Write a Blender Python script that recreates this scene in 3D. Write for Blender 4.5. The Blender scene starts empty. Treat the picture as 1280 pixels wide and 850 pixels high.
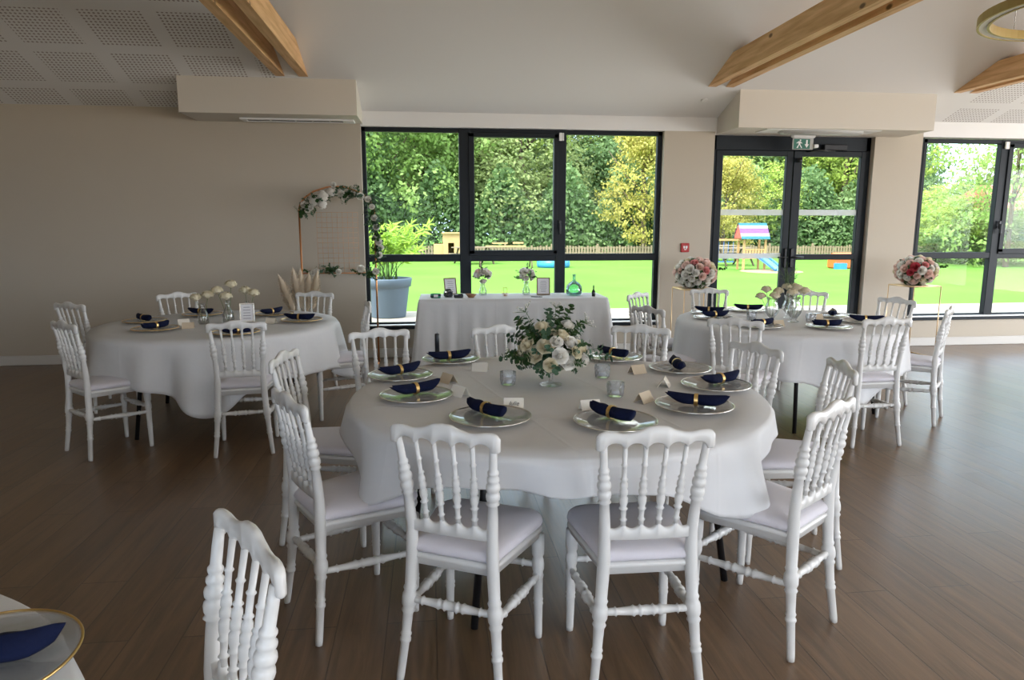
import bpy, math, random
import numpy as np
from math import sin, cos, pi, radians as R_, sqrt, atan2
from mathutils import Vector, Matrix
S = bpy.context.scene
COL = S.collection
rnd = random.Random(7)

# ------------------------------------------------------------------ materials
def newmat(name):
    m = bpy.data.materials.new(name); m.use_nodes = True
    nt = m.node_tree
    return m, nt, nt.nodes['Principled BSDF'], nt.nodes['Material Output']

def pmat(name, col, rough=.5, metal=0., var=0., vscale=6., bump=0., bscale=40., spec=.5, coat=0., sheen=0., trans=0., ior=1.45, stretch=None, col2=None):
    m, nt, b, out = newmat(name)
    b.inputs['Roughness'].default_value = rough
    b.inputs['Metallic'].default_value = metal
    b.inputs['Specular IOR Level'].default_value = spec
    b.inputs['Coat Weight'].default_value = coat
    b.inputs['Sheen Weight'].default_value = sheen
    b.inputs['Transmission Weight'].default_value = trans
    b.inputs['IOR'].default_value = ior
    tc = nt.nodes.new('ShaderNodeTexCoord')
    mp = nt.nodes.new('ShaderNodeMapping')
    nt.links.new(tc.outputs['Object'], mp.inputs['Vector'])
    if stretch: mp.inputs['Scale'].default_value = stretch
    n = nt.nodes.new('ShaderNodeTexNoise'); n.inputs['Scale'].default_value = vscale; n.inputs['Detail'].default_value = 4
    nt.links.new(mp.outputs[0], n.inputs['Vector'])
    mx = nt.nodes.new('ShaderNodeMix'); mx.data_type = 'RGBA'
    c1 = [max(0, c*(1-var)) for c in col]; c2 = col2 or [min(1, c*(1+var)) for c in col]
    mx.inputs['A'].default_value = (*c1, 1); mx.inputs['B'].default_value = (*c2, 1)
    nt.links.new(n.outputs['Fac'], mx.inputs['Factor'])
    nt.links.new(mx.outputs['Result'], b.inputs['Base Color'])
    if bump > 0:
        n2 = nt.nodes.new('ShaderNodeTexNoise'); n2.inputs['Scale'].default_value = bscale; n2.inputs['Detail'].default_value = 3
        nt.links.new(mp.outputs[0], n2.inputs['Vector'])
        bp = nt.nodes.new('ShaderNodeBump'); bp.inputs['Strength'].default_value = bump; bp.inputs['Distance'].default_value = .01
        nt.links.new(n2.outputs['Fac'], bp.inputs['Height']); nt.links.new(bp.outputs[0], b.inputs['Normal'])
    return m

def thin_glass(name, tint=(1, 1, 1), base=.05, rough=.0, gain=1.0, white=0.):
    """thin clear sheet: transparent mixed with a glossy coat by fresnel"""
    m, nt, b, out = newmat(name); nt.nodes.remove(b)
    tr = nt.nodes.new('ShaderNodeBsdfTransparent'); tr.inputs[0].default_value = (*tint, 1)
    gl = nt.nodes.new('ShaderNodeBsdfGlossy'); gl.inputs['Roughness'].default_value = rough
    nz = nt.nodes.new('ShaderNodeTexNoise'); nz.inputs['Scale'].default_value = 3.
    lw = nt.nodes.new('ShaderNodeLayerWeight'); lw.inputs['Blend'].default_value = .35
    ml = nt.nodes.new('ShaderNodeMath'); ml.operation = 'MULTIPLY_ADD'; ml.inputs[1].default_value = gain; ml.inputs[2].default_value = base
    nt.links.new(lw.outputs['Fresnel'], ml.inputs[0])
    mx = nt.nodes.new('ShaderNodeMixShader')
    nt.links.new(ml.outputs[0], mx.inputs[0]); nt.links.new(tr.outputs[0], mx.inputs[1]); nt.links.new(gl.outputs[0], mx.inputs[2])
    last = mx
    if white > 0:
        df = nt.nodes.new('ShaderNodeBsdfDiffuse'); df.inputs[0].default_value = (.85, .87, .88, 1)
        m2 = nt.nodes.new('ShaderNodeMixShader'); m2.inputs[0].default_value = white
        nt.links.new(mx.outputs[0], m2.inputs[1]); nt.links.new(df.outputs[0], m2.inputs[2]); last = m2
    nt.links.new(last.outputs[0], out.inputs[0])
    return m

def leafmat(name, c1, c2, scale=.6, tr=.35, rough=.6):
    m, nt, b, out = newmat(name)
    tc = nt.nodes.new('ShaderNodeTexCoord')
    n = nt.nodes.new('ShaderNodeTexNoise'); n.inputs['Scale'].default_value = scale; n.inputs['Detail'].default_value = 6; n.inputs['Roughness'].default_value = .7
    nt.links.new(tc.outputs['Object'], n.inputs['Vector'])
    cr = nt.nodes.new('ShaderNodeValToRGB'); cr.color_ramp.elements[0].position = .35; cr.color_ramp.elements[1].position = .65
    cr.color_ramp.elements[0].color = (*c1, 1); cr.color_ramp.elements[1].color = (*c2, 1)
    nt.links.new(n.outputs['Fac'], cr.inputs[0]); nt.links.new(cr.outputs[0], b.inputs['Base Color'])
    b.inputs['Roughness'].default_value = rough; b.inputs['Specular IOR Level'].default_value = .25
    t = nt.nodes.new('ShaderNodeBsdfTranslucent'); nt.links.new(cr.outputs[0], t.inputs[0])
    mx = nt.nodes.new('ShaderNodeMixShader'); mx.inputs[0].default_value = tr
    nt.links.new(b.outputs[0], mx.inputs[1]); nt.links.new(t.outputs[0], mx.inputs[2]); nt.links.new(mx.outputs[0], out.inputs[0])
    return m

M = {}
M['paint'] = pmat('beige wall paint', (.50, .445, .36), .75, var=.03, vscale=1.5, bump=.05, bscale=120)
M['white_paint'] = pmat('white paint', (.78, .78, .77), .6, var=.02, vscale=2, bump=.03, bscale=150)
M['box_paint'] = pmat('soffit paint', (.64, .60, .53), .7, var=.02, vscale=2)
M['skirting'] = pmat('skirting paint', (.62, .60, .56), .5, var=.03)
M['frame'] = pmat('anthracite aluminium', (.006, .010, .014), .5, var=.1, spec=.3)
M['resin'] = pmat('white lacquered resin', (.63, .62, .59), .3, var=.02, vscale=9, spec=.5)
M['cushion'] = pmat('off white seat fabric', (.62, .59, .62), .9, var=.03, vscale=20, bump=.15, bscale=500, sheen=.2)
M['black_metal'] = pmat('black metal', (.008, .008, .009), .4, var=.1)
M['wood_top'] = pmat('grey plastic table top', (.3, .3, .3), .6, var=.05)
M['copper'] = pmat('copper tube', (.62, .27, .11), .3, metal=.9, var=.1)
M['gold'] = pmat('gold metal', (.75, .52, .20), .28, metal=1, var=.08)
M['gold_thin'] = pmat('pale gold wire', (.72, .52, .30), .35, metal=.8, var=.05)
M['silver'] = pmat('silver rim', (.75, .74, .70), .2, metal=1, var=.1)
M['navy'] = pmat('navy napkin cloth', (.0025, .0055, .026), .9, var=.35, vscale=14, bump=.35, bscale=60, spec=.25)
M['card'] = pmat('cream card', (.75, .70, .60), .8, var=.04)
M['kraft'] = pmat('tan card', (.55, .45, .32), .8, var=.05)
M['white_card'] = pmat('white card', (.85, .85, .84), .7, var=.02)
M['ink'] = pmat('dark ink', (.03, .025, .02), .7, var=.1)
M['rose_cream'] = leafmat('cream rose petal', (0.763, 0.698, 0.521), (0.869, 0.795, 0.594), 25, .30)
M['rose_white'] = leafmat('white rose petal', (0.8, 0.772, 0.707), (0.912, 0.88, 0.806), 25, .30)
M['rose_pink'] = leafmat('pink rose petal', (0.725, 0.335, 0.316), (0.827, 0.382, 0.36), 25, .30)
M['rose_blush'] = leafmat('blush rose petal', (0.8, 0.614, 0.539), (0.912, 0.7, 0.615), 25, .30)
M['rose_red'] = leafmat('red rose petal', (0.512, 0.074, 0.093), (0.583, 0.085, 0.106), 25, .30)
M['euca'] = leafmat('eucalyptus leaf', (.04, .09, .05), (.10, .17, .10), 8, .15)
M['darkleaf'] = leafmat('dark leaf', (.015, .05, .012), (.07, .14, .04), 9, .15)
M['stem'] = pmat('green stem', (.10, .17, .05), .6, var=.2)
M['twig'] = pmat('brown stem', (.16, .11, .06), .7, var=.2)
M['pampas'] = pmat('dried pampas', (.84, .72, .55), .9, var=.15, vscale=5)
M['tableglass'] = thin_glass('clear table glass', (.975, .98, .98), .04, .03, .6)
M['plateglass'] = thin_glass('clear plate glass', (.97, .97, .96), .09, .05, .7, white=.17)
M['crystal'] = thin_glass('cut crystal', (.96, .97, .98), .10, .05, .8, white=.10)
M['teal_glass'] = thin_glass('pale teal glass', (.76, .95, .955), .06, .02, .8)
M['pane'] = thin_glass('window pane', (.92, .94, .92), .001, .0, .03)
M['film'] = thin_glass('frosted band', (.9, .93, .92), .02, .3, .3, white=.55)
M['plastic_white'] = pmat('white plastic', (.80, .80, .79), .4, var=.02)
M['plastic_grey'] = pmat('grey plastic', (.42, .42, .40), .45, var=.04)
M['dark_slot'] = pmat('dark slot', (.05, .055, .06), .6, var=.1)
M['red'] = pmat('red sign', (.42, .03, .03), .5, var=.1)
M['sign_green'] = pmat('green sign face', (.03, .16, .11), .5, var=.05)
M['lens'] = pmat('grey lens', (.02, .02, .03), .1, var=.1)
M['green_box'] = pmat('green toy plastic', (.03, .22, .13), .4, var=.2)
M['bowl_wood'] = pmat('bowl wood', (.30, .16, .08), .5, var=.2, vscale=20)
M['frame_wood'] = pmat('dark gilt frame', (.22, .14, .07), .4, metal=.3, var=.2)
M['paper'] = pmat('printed paper', (.70, .69, .70), .8, var=.02)
M['print'] = pmat('grey print', (.25, .25, .28), .8, var=.05)
M['ringwhite'] = pmat('opal diffuser', (.78, .77, .74), .5, var=.01)
M['ringgold'] = pmat('brushed gold band', (.42, .31, .12), .45, metal=.7, var=.08)
M['bottle'] = pmat('dark bottle glass', (.01, .012, .01), .12, var=.1)
M['wax'] = pmat('black wax', (.010, .012, .016), .35, var=.1)
M['pot'] = pmat('blue grey pot', (.085, .12, .165), .6, var=.08, vscale=6)
M['terrace'] = None
M['bamboo'] = leafmat('bamboo leaf', (.26, .44, .05), (.48, .66, .12), 3, .4)
M['bark'] = pmat('tree bark', (.12, .09, .06), .9, var=.3, vscale=3, bump=.5, bscale=12)
M['palebark'] = pmat('pale bark', (.34, .30, .22), .9, var=.3, vscale=3, bump=.4, bscale=12)
M['leaf_mid'] = leafmat('mid green foliage', (.22, .34, .09), (.40, .53, .18), .8, .45)
M['leaf_dark'] = leafmat('deep green foliage', (.12, .21, .085), (.25, .36, .15), .7, .4)
M['leaf_lime'] = leafmat('lime foliage', (.30, .43, .08), (.55, .62, .17), .8, .45)
M['leaf_olive'] = leafmat('olive foliage', (.24, .31, .11), (.43, .48, .21), .8, .45)
M['leaf_gold'] = leafmat('golden foliage', (.38, .36, .09), (.60, .52, .15), .9, .4)
M['fence'] = pmat('weathered fence wood', (.24, .18, .12), .9, var=.25, vscale=3)
M['hutwood'] = pmat('larch boards', (.46, .29, .14), .8, var=.15, vscale=4)
M['playwood'] = pmat('play tower wood', (.42, .25, .11), .8, var=.15)
M['slide_blue'] = pmat('blue slide', (.03, .14, .42), .35, var=.05)
M['slide_light'] = pmat('pale blue chute', (.12, .33, .46), .35, var=.05)
M['roof_teal'] = pmat('teal canvas', (.012, .11, .14), .7, var=.05)
M['roof_white'] = pmat('white canvas', (.33, .34, .36), .7, var=.03)
M['roof_purple'] = pmat('purple canvas', (.14, .055, .22), .7, var=.05)
M['roof_red'] = pmat('red canvas', (.60, .09, .07), .7, var=.05)
M['orange'] = pmat('orange plastic', (.55, .13, .03), .5, var=.05)
M['poolblue'] = pmat('pool blue', (.03, .22, .46), .4, var=.1)
M['tile'] = pmat('old roof tiles', (.26, .11, .07), .9, var=.3, vscale=2, bump=.4, bscale=8)
M['brick'] = pmat('brown brick', (.30, .22, .17), .9, var=.2, vscale=4)
M['sand'] = pmat('sand', (.30, .22, .13), .95, var=.15, vscale=2)

def wood_beam():
    m, nt, b, out = newmat('spruce beam')
    tc = nt.nodes.new('ShaderNodeTexCoord'); mp = nt.nodes.new('ShaderNodeMapping'); mp.inputs['Scale'].default_value = (14, 1.1, 14)
    nt.links.new(tc.outputs['Object'], mp.inputs[0])
    n = nt.nodes.new('ShaderNodeTexNoise'); n.inputs['Scale'].default_value = 1.6; n.inputs['Detail'].default_value = 6; n.inputs['Distortion'].default_value = .6
    nt.links.new(mp.outputs[0], n.inputs['Vector'])
    cr = nt.nodes.new('ShaderNodeValToRGB')
    cr.color_ramp.elements[0].position = .3; cr.color_ramp.elements[0].color = (.52, .28, .11, 1)
    cr.color_ramp.elements[1].position = .7; cr.color_ramp.elements[1].color = (.80, .52, .27, 1)
    nt.links.new(n.outputs['Fac'], cr.inputs[0])
    v = nt.nodes.new('ShaderNodeTexVoronoi'); v.inputs['Scale'].default_value = 3.6; v.inputs['Randomness'].default_value = 1
    mp2 = nt.nodes.new('ShaderNodeMapping'); mp2.inputs['Scale'].default_value = (1.6, .8, 1.6); nt.links.new(tc.outputs['Object'], mp2.inputs[0]); nt.links.new(mp2.outputs[0], v.inputs['Vector'])
    k = nt.nodes.new('ShaderNodeValToRGB'); k.color_ramp.elements[0].position = .07; k.color_ramp.elements[0].color = (.22, .18, .15, 1)
    k.color_ramp.elements[1].position = .13; k.color_ramp.elements[1].color = (1, 1, 1, 1)
    nt.links.new(v.outputs['Distance'], k.inputs[0])
    mx = nt.nodes.new('ShaderNodeMix'); mx.data_type = 'RGBA'; mx.blend_type = 'MULTIPLY'; mx.inputs['Factor'].default_value = 1
    nt.links.new(cr.outputs[0], mx.inputs['A']); nt.links.new(k.outputs[0], mx.inputs['B'])
    nt.links.new(mx.outputs['Result'], b.inputs['Base Color']); b.inputs['Roughness'].default_value = .6
    return m
M['beam'] = wood_beam()

def floor_mat():
    m, nt, b, out = newmat('wood look planks')
    tc = nt.nodes.new('ShaderNodeTexCoord'); mp = nt.nodes.new('ShaderNodeMapping'); mp.inputs['Rotation'].default_value = (0, 0, R_(90))
    nt.links.new(tc.outputs['Object'], mp.inputs[0])
    br = nt.nodes.new('ShaderNodeTexBrick'); br.inputs['Scale'].default_value = 1
    br.inputs['Brick Width'].default_value = 1.25; br.inputs['Row Height'].default_value = .19; br.inputs['Mortar Size'].default_value = .0025
    br.inputs['Color1'].default_value = (.145, .088, .046, 1); br.inputs['Color2'].default_value = (.185, .118, .068, 1); br.inputs['Mortar'].default_value = (.075, .046, .026, 1)
    br.inputs['Bias'].default_value = -.1; br.offset = .37
    nt.links.new(mp.outputs[0], br.inputs['Vector'])
    mp2 = nt.nodes.new('ShaderNodeMapping'); mp2.inputs['Scale'].default_value = (16, 1.2, 1); nt.links.new(tc.outputs['Object'], mp2.inputs[0])
    n = nt.nodes.new('ShaderNodeTexNoise'); n.inputs['Scale'].default_value = 1.4; n.inputs['Detail'].default_value = 8; n.inputs['Roughness'].default_value = .65; n.inputs['Distortion'].default_value = .8
    nt.links.new(mp2.outputs[0], n.inputs['Vector'])
    cr = nt.nodes.new('ShaderNodeValToRGB'); cr.color_ramp.elements[0].position = .3; cr.color_ramp.elements[0].color = (.45, .43, .40, 1)
    cr.color_ramp.elements[1].position = .72; cr.color_ramp.elements[1].color = (1.35, 1.3, 1.25, 1)
    nt.links.new(n.outputs['Fac'], cr.inputs[0])
    mx = nt.nodes.new('ShaderNodeMix'); mx.data_type = 'RGBA'; mx.blend_type = 'MULTIPLY'; mx.inputs['Factor'].default_value = .8
    nt.links.new(br.outputs['Color'], mx.inputs['A']); nt.links.new(cr.outputs[0], mx.inputs['B'])
    nt.links.new(mx.outputs['Result'], b.inputs['Base Color'])
    mr = nt.nodes.new('ShaderNodeMapRange'); mr.inputs['To Min'].default_value = .24; mr.inputs['To Max'].default_value = .42
    nt.links.new(n.outputs['Fac'], mr.inputs['Value']); nt.links.new(mr.outputs[0], b.inputs['Roughness'])
    bp = nt.nodes.new('ShaderNodeBump'); bp.inputs['Strength'].default_value = .25; bp.inputs['Distance'].default_value = .004
    nt.links.new(n.outputs['Fac'], bp.inputs['Height'])
    bp2 = nt.nodes.new('ShaderNodeBump'); bp2.inputs['Strength'].default_value = .6; bp2.inputs['Distance'].default_value = .003; bp2.invert = True
    nt.links.new(br.outputs['Fac'], bp2.inputs['Height']); nt.links.new(bp.outputs[0], bp2.inputs['Normal'])
    nt.links.new(bp2.outputs[0], b.inputs['Normal'])
    b.inputs['Specular IOR Level'].default_value = .9
    return m
M['floor'] = floor_mat()

def ceiling_mat():
    """white plasterboard; square fields of small holes outside the plain middle bay"""
    m, nt, b, out = newmat('ceiling board')
    N = nt.nodes; L = nt.links
    tc = N.new('ShaderNodeTexCoord'); sp = N.new('ShaderNodeSeparateXYZ'); L.new(tc.outputs['Object'], sp.inputs[0])
    def mth(op, a, b_=None, c=None):
        n = N.new('ShaderNodeMath'); n.operation = op
        for i, v in enumerate((a, b_, c)):
            if v is None: continue
            if isinstance(v, (int, float)): n.inputs[i].default_value = v
            else: L.new(v, n.inputs[i])
        return n.outputs[0]
    def fr(src, pitch, off):
        return mth('FRACT', mth('DIVIDE', mth('ADD', src, off), pitch))
    X, Y = sp.outputs[0], sp.outputs[1]
    px, py = fr(X, .66, 40*.66 + 2.98), fr(Y, .60, 30*.60 + .05)
    inx = mth('MULTIPLY', mth('GREATER_THAN', px, .04), mth('LESS_THAN', px, .84))
    iny = mth('MULTIPLY', mth('GREATER_THAN', py, .09), mth('LESS_THAN', py, .88))
    zone = mth('MAXIMUM', mth('LESS_THAN', X, -1.5), mth('GREATER_THAN', X, 6.2))
    hx, hy = fr(X, .038, 100), fr(Y, .038, 100)
    d2 = mth('ADD', mth('POWER', mth('SUBTRACT', hx, .5), 2), mth('POWER', mth('SUBTRACT', hy, .5), 2))
    hole = mth('LESS_THAN', d2, .075)
    f = mth('MULTIPLY', mth('MULTIPLY', mth('MULTIPLY', inx, iny), zone), hole)
    mx = N.new('ShaderNodeMix'); mx.data_type = 'RGBA'
    mx.inputs['A'].default_value = (.78, .78, .77, 1); mx.inputs['B'].default_value = (.34, .30, .28, 1)
    L.new(f, mx.inputs['Factor']); L.new(mx.outputs['Result'], b.inputs['Base Color'])
    b.inputs['Roughness'].default_value = .8
    return m
M['ceiling'] = ceiling_mat()

def cloth_mat(name, cx, cy, ang, folds=(-.28, .22), white=.75, thru=.2):
    """white polyester with ironed crease lines"""
    m, nt, b, out = newmat(name); N = nt.nodes; L = nt.links
    tc = N.new('ShaderNodeTexCoord'); mp = N.new('ShaderNodeMapping'); mp.vector_type = 'POINT'; mp.inputs['Rotation'].default_value = (0, 0, ang)
    L.new(tc.outputs['Object'], mp.inputs[0]); sp = N.new('ShaderNodeSeparateXYZ'); L.new(mp.outputs[0], sp.inputs[0])
    def mth(op, a, b_=None):
        n = N.new('ShaderNodeMath'); n.operation = op
        for i, v in enumerate((a, b_)):
            if v is None: continue
            if isinstance(v, (int, float)): n.inputs[i].default_value = v
            else: L.new(v, n.inputs[i])
        return n.outputs[0]
    tot = None
    for ax, offs in ((0, folds), (1, (-.42, 0.02, .45))):
        for o in offs:
            d = mth('ABSOLUTE', mth('SUBTRACT', sp.outputs[ax], o))
            v = mth('MAXIMUM', mth('SUBTRACT', 1., mth('DIVIDE', d, .012)), 0.)
            tot = v if tot is None else mth('ADD', tot, v)
    nz = N.new('ShaderNodeTexNoise'); nz.inputs['Scale'].default_value = 5; nz.inputs['Detail'].default_value = 3; L.new(tc.outputs['Object'], nz.inputs['Vector'])
    hgt = mth('ADD', mth('MULTIPLY', tot, .12), mth('MULTIPLY', nz.outputs['Fac'], 1.0))
    bp = N.new('ShaderNodeBump'); bp.inputs['Strength'].default_value = .5; bp.inputs['Distance'].default_value = .02
    L.new(hgt, bp.inputs['Height']); L.new(bp.outputs[0], b.inputs['Normal'])
    b.inputs['Base Color'].default_value = (white, white*.995, white*.985, 1); b.inputs['Roughness'].default_value = .65; b.inputs['Specular IOR Level'].default_value = .3
    t = N.new('ShaderNodeBsdfTranslucent'); t.inputs[0].default_value = (.8, .79, .78, 1)
    ms = N.new('ShaderNodeMixShader'); ms.inputs[0].default_value = thru
    L.new(b.outputs[0], ms.inputs[1]); L.new(t.outputs[0], ms.inputs[2]); L.new(ms.outputs[0], out.inputs[0])
    return m

# ------------------------------------------------------------------ mesh builder
class MB:
    def __init__(s): s.v = []; s.f = []; s.mi = []; s.sm = []
    def add(s, vs, fs, mi=0, sm=True):
        o = len(s.v); s.v.extend([tuple(v) for v in vs])
        for f in fs: s.f.append(tuple(i+o for i in f)); s.mi.append(mi); s.sm.append(sm)
        return s
    def box(s, a, b, mi=0, mat=None):
        x0, y0, z0 = a; x1, y1, z1 = b
        vs = [(x0,y0,z0),(x1,y0,z0),(x1,y1,z0),(x0,y1,z0),(x0,y0,z1),(x1,y0,z1),(x1,y1,z1),(x0,y1,z1)]
        if mat is not None: vs = [tuple(mat @ Vector(v)) for v in vs]
        return s.add(vs, [(0,3,2,1),(4,5,6,7),(0,1,5,4),(1,2,6,5),(2,3,7,6),(3,0,4,7)], mi, False)
    def bbox(s, a, b, bev=.01, mi=0, mat=None):
        """box with chamfered edges"""
        x0, y0, z0 = a; x1, y1, z1 = b; e = min(bev, (x1-x0)*.45, (y1-y0)*.45, (z1-z0)*.45)
        loops = []
        for (ins, z) in ((e, z0), (0, z0+e), (0, z1-e), (e, z1)):
            X0, X1, Y0, Y1 = x0+ins, x1-ins, y0+ins, y1-ins
            c = e*.9
            loops.append([(X0+c,Y0,z),(X1-c,Y0,z),(X1,Y0+c,z),(X1,Y1-c,z),(X1-c,Y1,z),(X0+c,Y1,z),(X0,Y1-c,z),(X0,Y0+c,z)])
        vs = [p for l in loops for p in l]
        if mat is not None: vs = [tuple(mat @ Vector(v)) for v in vs]
        fs = [tuple(range(7,-1,-1)), tuple(range(24,32))]
        for k in range(3):
            for i in range(8):
                j = (i+1) % 8; fs.append((k*8+i, k*8+j, k*8+8+j, k*8+8+i))
        return s.add(vs, fs, mi, False)
    def loops(s, loops, mi=0, sm=True, cap0=True, cap1=True, close=False):
        n = len(loops[0]); vs = [p for l in loops for p in l]; fs = []
        m = len(loops)
        for k in range(m if close else m-1):
            k2 = (k+1) % m
            for i in range(n):
                j = (i+1) % n; fs.append((k*n+i, k*n+j, k2*n+j, k2*n+i))
        if cap0 and not close: fs.append(tuple(range(n-1, -1, -1)))
        if cap1 and not close: fs.append(tuple((m-1)*n+i for i in range(n)))
        return s.add(vs, fs, mi, sm)
    def lathe(s, prof, c=(0, 0, 0), n=24, mi=0, sm=True, cap0=True, cap1=True, sq=None):
        lp = []
        for r, z in prof:
            lp.append([(c[0]+max(r, 1e-5)*cos(2*pi*i/n), c[1]+max(r, 1e-5)*sin(2*pi*i/n), c[2]+z) for i in range(n)])
        return s.loops(lp, mi, sm, cap0, cap1)
    def tube(s, pts, rad, n=10, mi=0, sm=True, flat=1., close=False):
        pts = [Vector(p) for p in pts]; m = len(pts)
        if not hasattr(rad, '__len__'): rad = [rad]*m
        lp = []; up = None
        for i, p in enumerate(pts):
            if close: t = pts[(i+1) % m]-pts[i-1]
            else: t = pts[min(i+1, m-1)]-pts[max(i-1, 0)]
            t.normalize()
            if up is None:
                up = Vector((0, 0, 1)) if abs(t.z) < .9 else Vector((0, 1, 0))
            u = (up - t*up.dot(t)).normalized(); w = t.cross(u); up = u
            r = max(rad[i], 1e-5)
            lp.append([tuple(p + u*(r*flat*cos(2*pi*k/n)) + w*(r*sin(2*pi*k/n))) for k in range(n)])
        return s.loops(lp, mi, sm, True, True, close)
    def build(s, name, mat, parent=None, loc=None, rz=0., rot=None):
        me = bpy.data.meshes.new(name); me.from_pydata(s.v, [], s.f); me.update()
        mats = mat if isinstance(mat, (list, tuple)) else [mat]
        for m in mats: me.materials.append(M[m] if isinstance(m, str) else m)
        me.polygons.foreach_set('material_index', s.mi)
        me.polygons.foreach_set('use_smooth', s.sm)
        o = bpy.data.objects.new(name, me); COL.objects.link(o)
        if parent: o.parent = parent
        if loc is not None: o.location = loc
        if rot is not None: o.rotation_euler = rot
        elif rz: o.rotation_euler = (0, 0, rz)
        return o

def tag(o, label, cat, group=None, kind=None):
    if label: o['label'] = label
    if cat: o['category'] = cat
    if group: o['group'] = group
    if kind: o['kind'] = kind
    return o
def thing(name, label, cat, loc=(0, 0, 0), rz=0., group=None):
    o = bpy.data.objects.new(name, None); o.empty_display_size = .1; COL.objects.link(o)
    o.location = loc; o.rotation_euler = (0, 0, rz)
    return tag(o, label, cat, group)
def struct(o): o['kind'] = 'structure'; return o
def copy_tree(o, parent=None, loc=None, rz=None, label=None, group=None):
    c = o.copy(); COL.objects.link(c)
    if parent: c.parent = parent
    if loc is not None: c.location = loc
    if rz is not None: c.rotation_euler = (0, 0, rz)
    if label: c['label'] = label
    if group: c['group'] = group
    for ch in list(o.children): copy_tree(ch, c)
    return c
def interp(tab, z):
    for (a, b) in zip(tab, tab[1:]):
        if z <= b[0]:
            t = (z-a[0])/(b[0]-a[0]); t = t*t*(3-2*t) if len(a) > 9 else t
            return tuple(a[i]+(b[i]-a[i])*t for i in range(1, len(a)))
    return tab[-1][1:]

# ------------------------------------------------------------------ the room
WY = 8.12; SL = .36; RID = 3.2; ZW = 2.80
XL, XR, YB = -6.6, 11.2, -1.75
ZR = ZW + SL*(WY-RID)
def cz(y): return ZW + SL*(WY-y) if y > RID else ZR - (RID-y)*(ZR-ZW)/(RID-YB)

struct(MB().box((XL-.2, YB-.2, -.12), (XR+.2, WY+.3, 0)).build('floor', 'floor'))
f = MB(); f.add([(XL-.2, WY+.35, cz(WY+.35)), (XR+.2, WY+.35, cz(WY+.35)), (XR+.2, RID, ZR), (XL-.2, RID, ZR),
                 (XL-.2, WY+.35, cz(WY+.35)+.25), (XR+.2, WY+.35, cz(WY+.35)+.25), (XR+.2, RID, ZR+.25), (XL-.2, RID, ZR+.25)],
                [(0, 1, 2, 3), (7, 6, 5, 4), (0, 4, 5, 1), (1, 5, 6, 2), (2, 6, 7, 3), (3, 7, 4, 0)], 0, False)
struct(f.build('ceiling', 'ceiling'))
f = MB(); f.add([(XL-.2, RID, ZR), (XR+.2, RID, ZR), (XR+.2, YB-.3, ZW-.05), (XL-.2, YB-.3, ZW-.05),
                 (XL-.2, RID, ZR+.25), (XR+.2, RID, ZR+.25), (XR+.2, YB-.3, ZW+.2), (XL-.2, YB-.3, ZW+.2)],
                [(0, 1, 2, 3), (7, 6, 5, 4), (0, 4, 5, 1), (1, 5, 6, 2), (2, 6, 7, 3), (3, 7, 4, 0)], 0, False)
struct(f.build('ceiling', 'white_paint'))
# window wall
w = MB()
W1 = (-.74, 2.78, .37, 2.64); D1 = (3.40, 5.45, 0, 2.61); W2 = (6.08, 10.3, .37, 2.62)
Y0, Y1 = WY, WY+.30
w.box((XL, Y0, 0), (W1[0], Y1, ZW)); w.box((W1[0], Y0, 0), (W1[1], Y1, W1[2]))
w.box((W1[1], Y0, 0), (D1[0], Y1, ZW)); w.box((D1[1], Y0, 0), (W2[0], Y1, ZW))
w.box((W2[0], Y0, 0), (W2[1], Y1, W2[2])); w.box((W2[1], Y0, 0), (XR, Y1, ZW))
struct(w.build('wall_front', 'paint'))
t = MB(); t.box((W1[0], Y0-.004, W1[3]), (D1[0], Y1, ZW)); t.box((W2[0], Y0, W2[3]), (W2[1], Y1, ZW)); t.box((D1[0], Y0, D1[3]), (D1[1], Y1, ZW))
struct(t.build('trim_1', 'white_paint'))
# side and rear walls; the rear and right walls have large window openings behind the viewer
def gable(x0, x1, openings):
    b = MB()
    ys = [YB, RID, WY]
    def col(y0, y1, z0, z1):
        b.box((x0, y0, z0), (x1, y1, z1))
    cur = YB
    for (a, c, z0, z1) in openings:
        if a > cur: col(cur, a, 0, ZW)
        col(a, c, 0, z0); col(a, c, z1, ZW); cur = c
    col(cur, WY+.3, 0, ZW)
    vs = [(x, y, z) for x in (x0, x1) for (y, z) in ((YB, ZW), (WY+.3, ZW), (RID, ZR+.1))]
    b.add(vs, [(0, 2, 1), (3, 4, 5), (0, 1, 4, 3), (1, 2, 5, 4), (2, 0, 3, 5)], 0, False)
    return b
struct(gable(XL-.2, XL, []).build('wall_left', 'paint'))
OPR = [(-.8, 3.2, .3, 2.6), (3.6, 7.2, .3, 2.6)]
struct(gable(XR, XR+.2, OPR).build('wall_right', 'paint'))
OPB = [(-2.6, 0.2, .6, 2.4), (1.6, 5.2, .4, 2.5), (6.4, 10.2, .4, 2.5)]
b = MB(); cur = XL
for (a, c, z0, z1) in OPB:
    b.box((cur, YB-.2, 0), (a, YB, ZW)); b.box((a, YB-.2, 0), (c, YB, z0)); b.box((a, YB-.2, z1), (c, YB, ZW)); cur = c
b.box((cur, YB-.2, 0), (XR, YB, ZW)); struct(b.build('wall_back', 'paint'))
# skirting
sk = MB(); sk.bbox((XL, WY-.016, 0), (D1[0]-.0, WY, .11), .006); struct(sk.build('baseboard_front', 'skirting'))
sk = MB(); sk.bbox((D1[1], WY-.016, 0), (XR, WY, .11), .006); struct(sk.build('baseboard_front', 'skirting'))
sk = MB(); sk.bbox((XL, YB, 0), (XL+.016, WY-.016, .11), .006); struct(sk.build('baseboard_left', 'skirting'))

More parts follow.
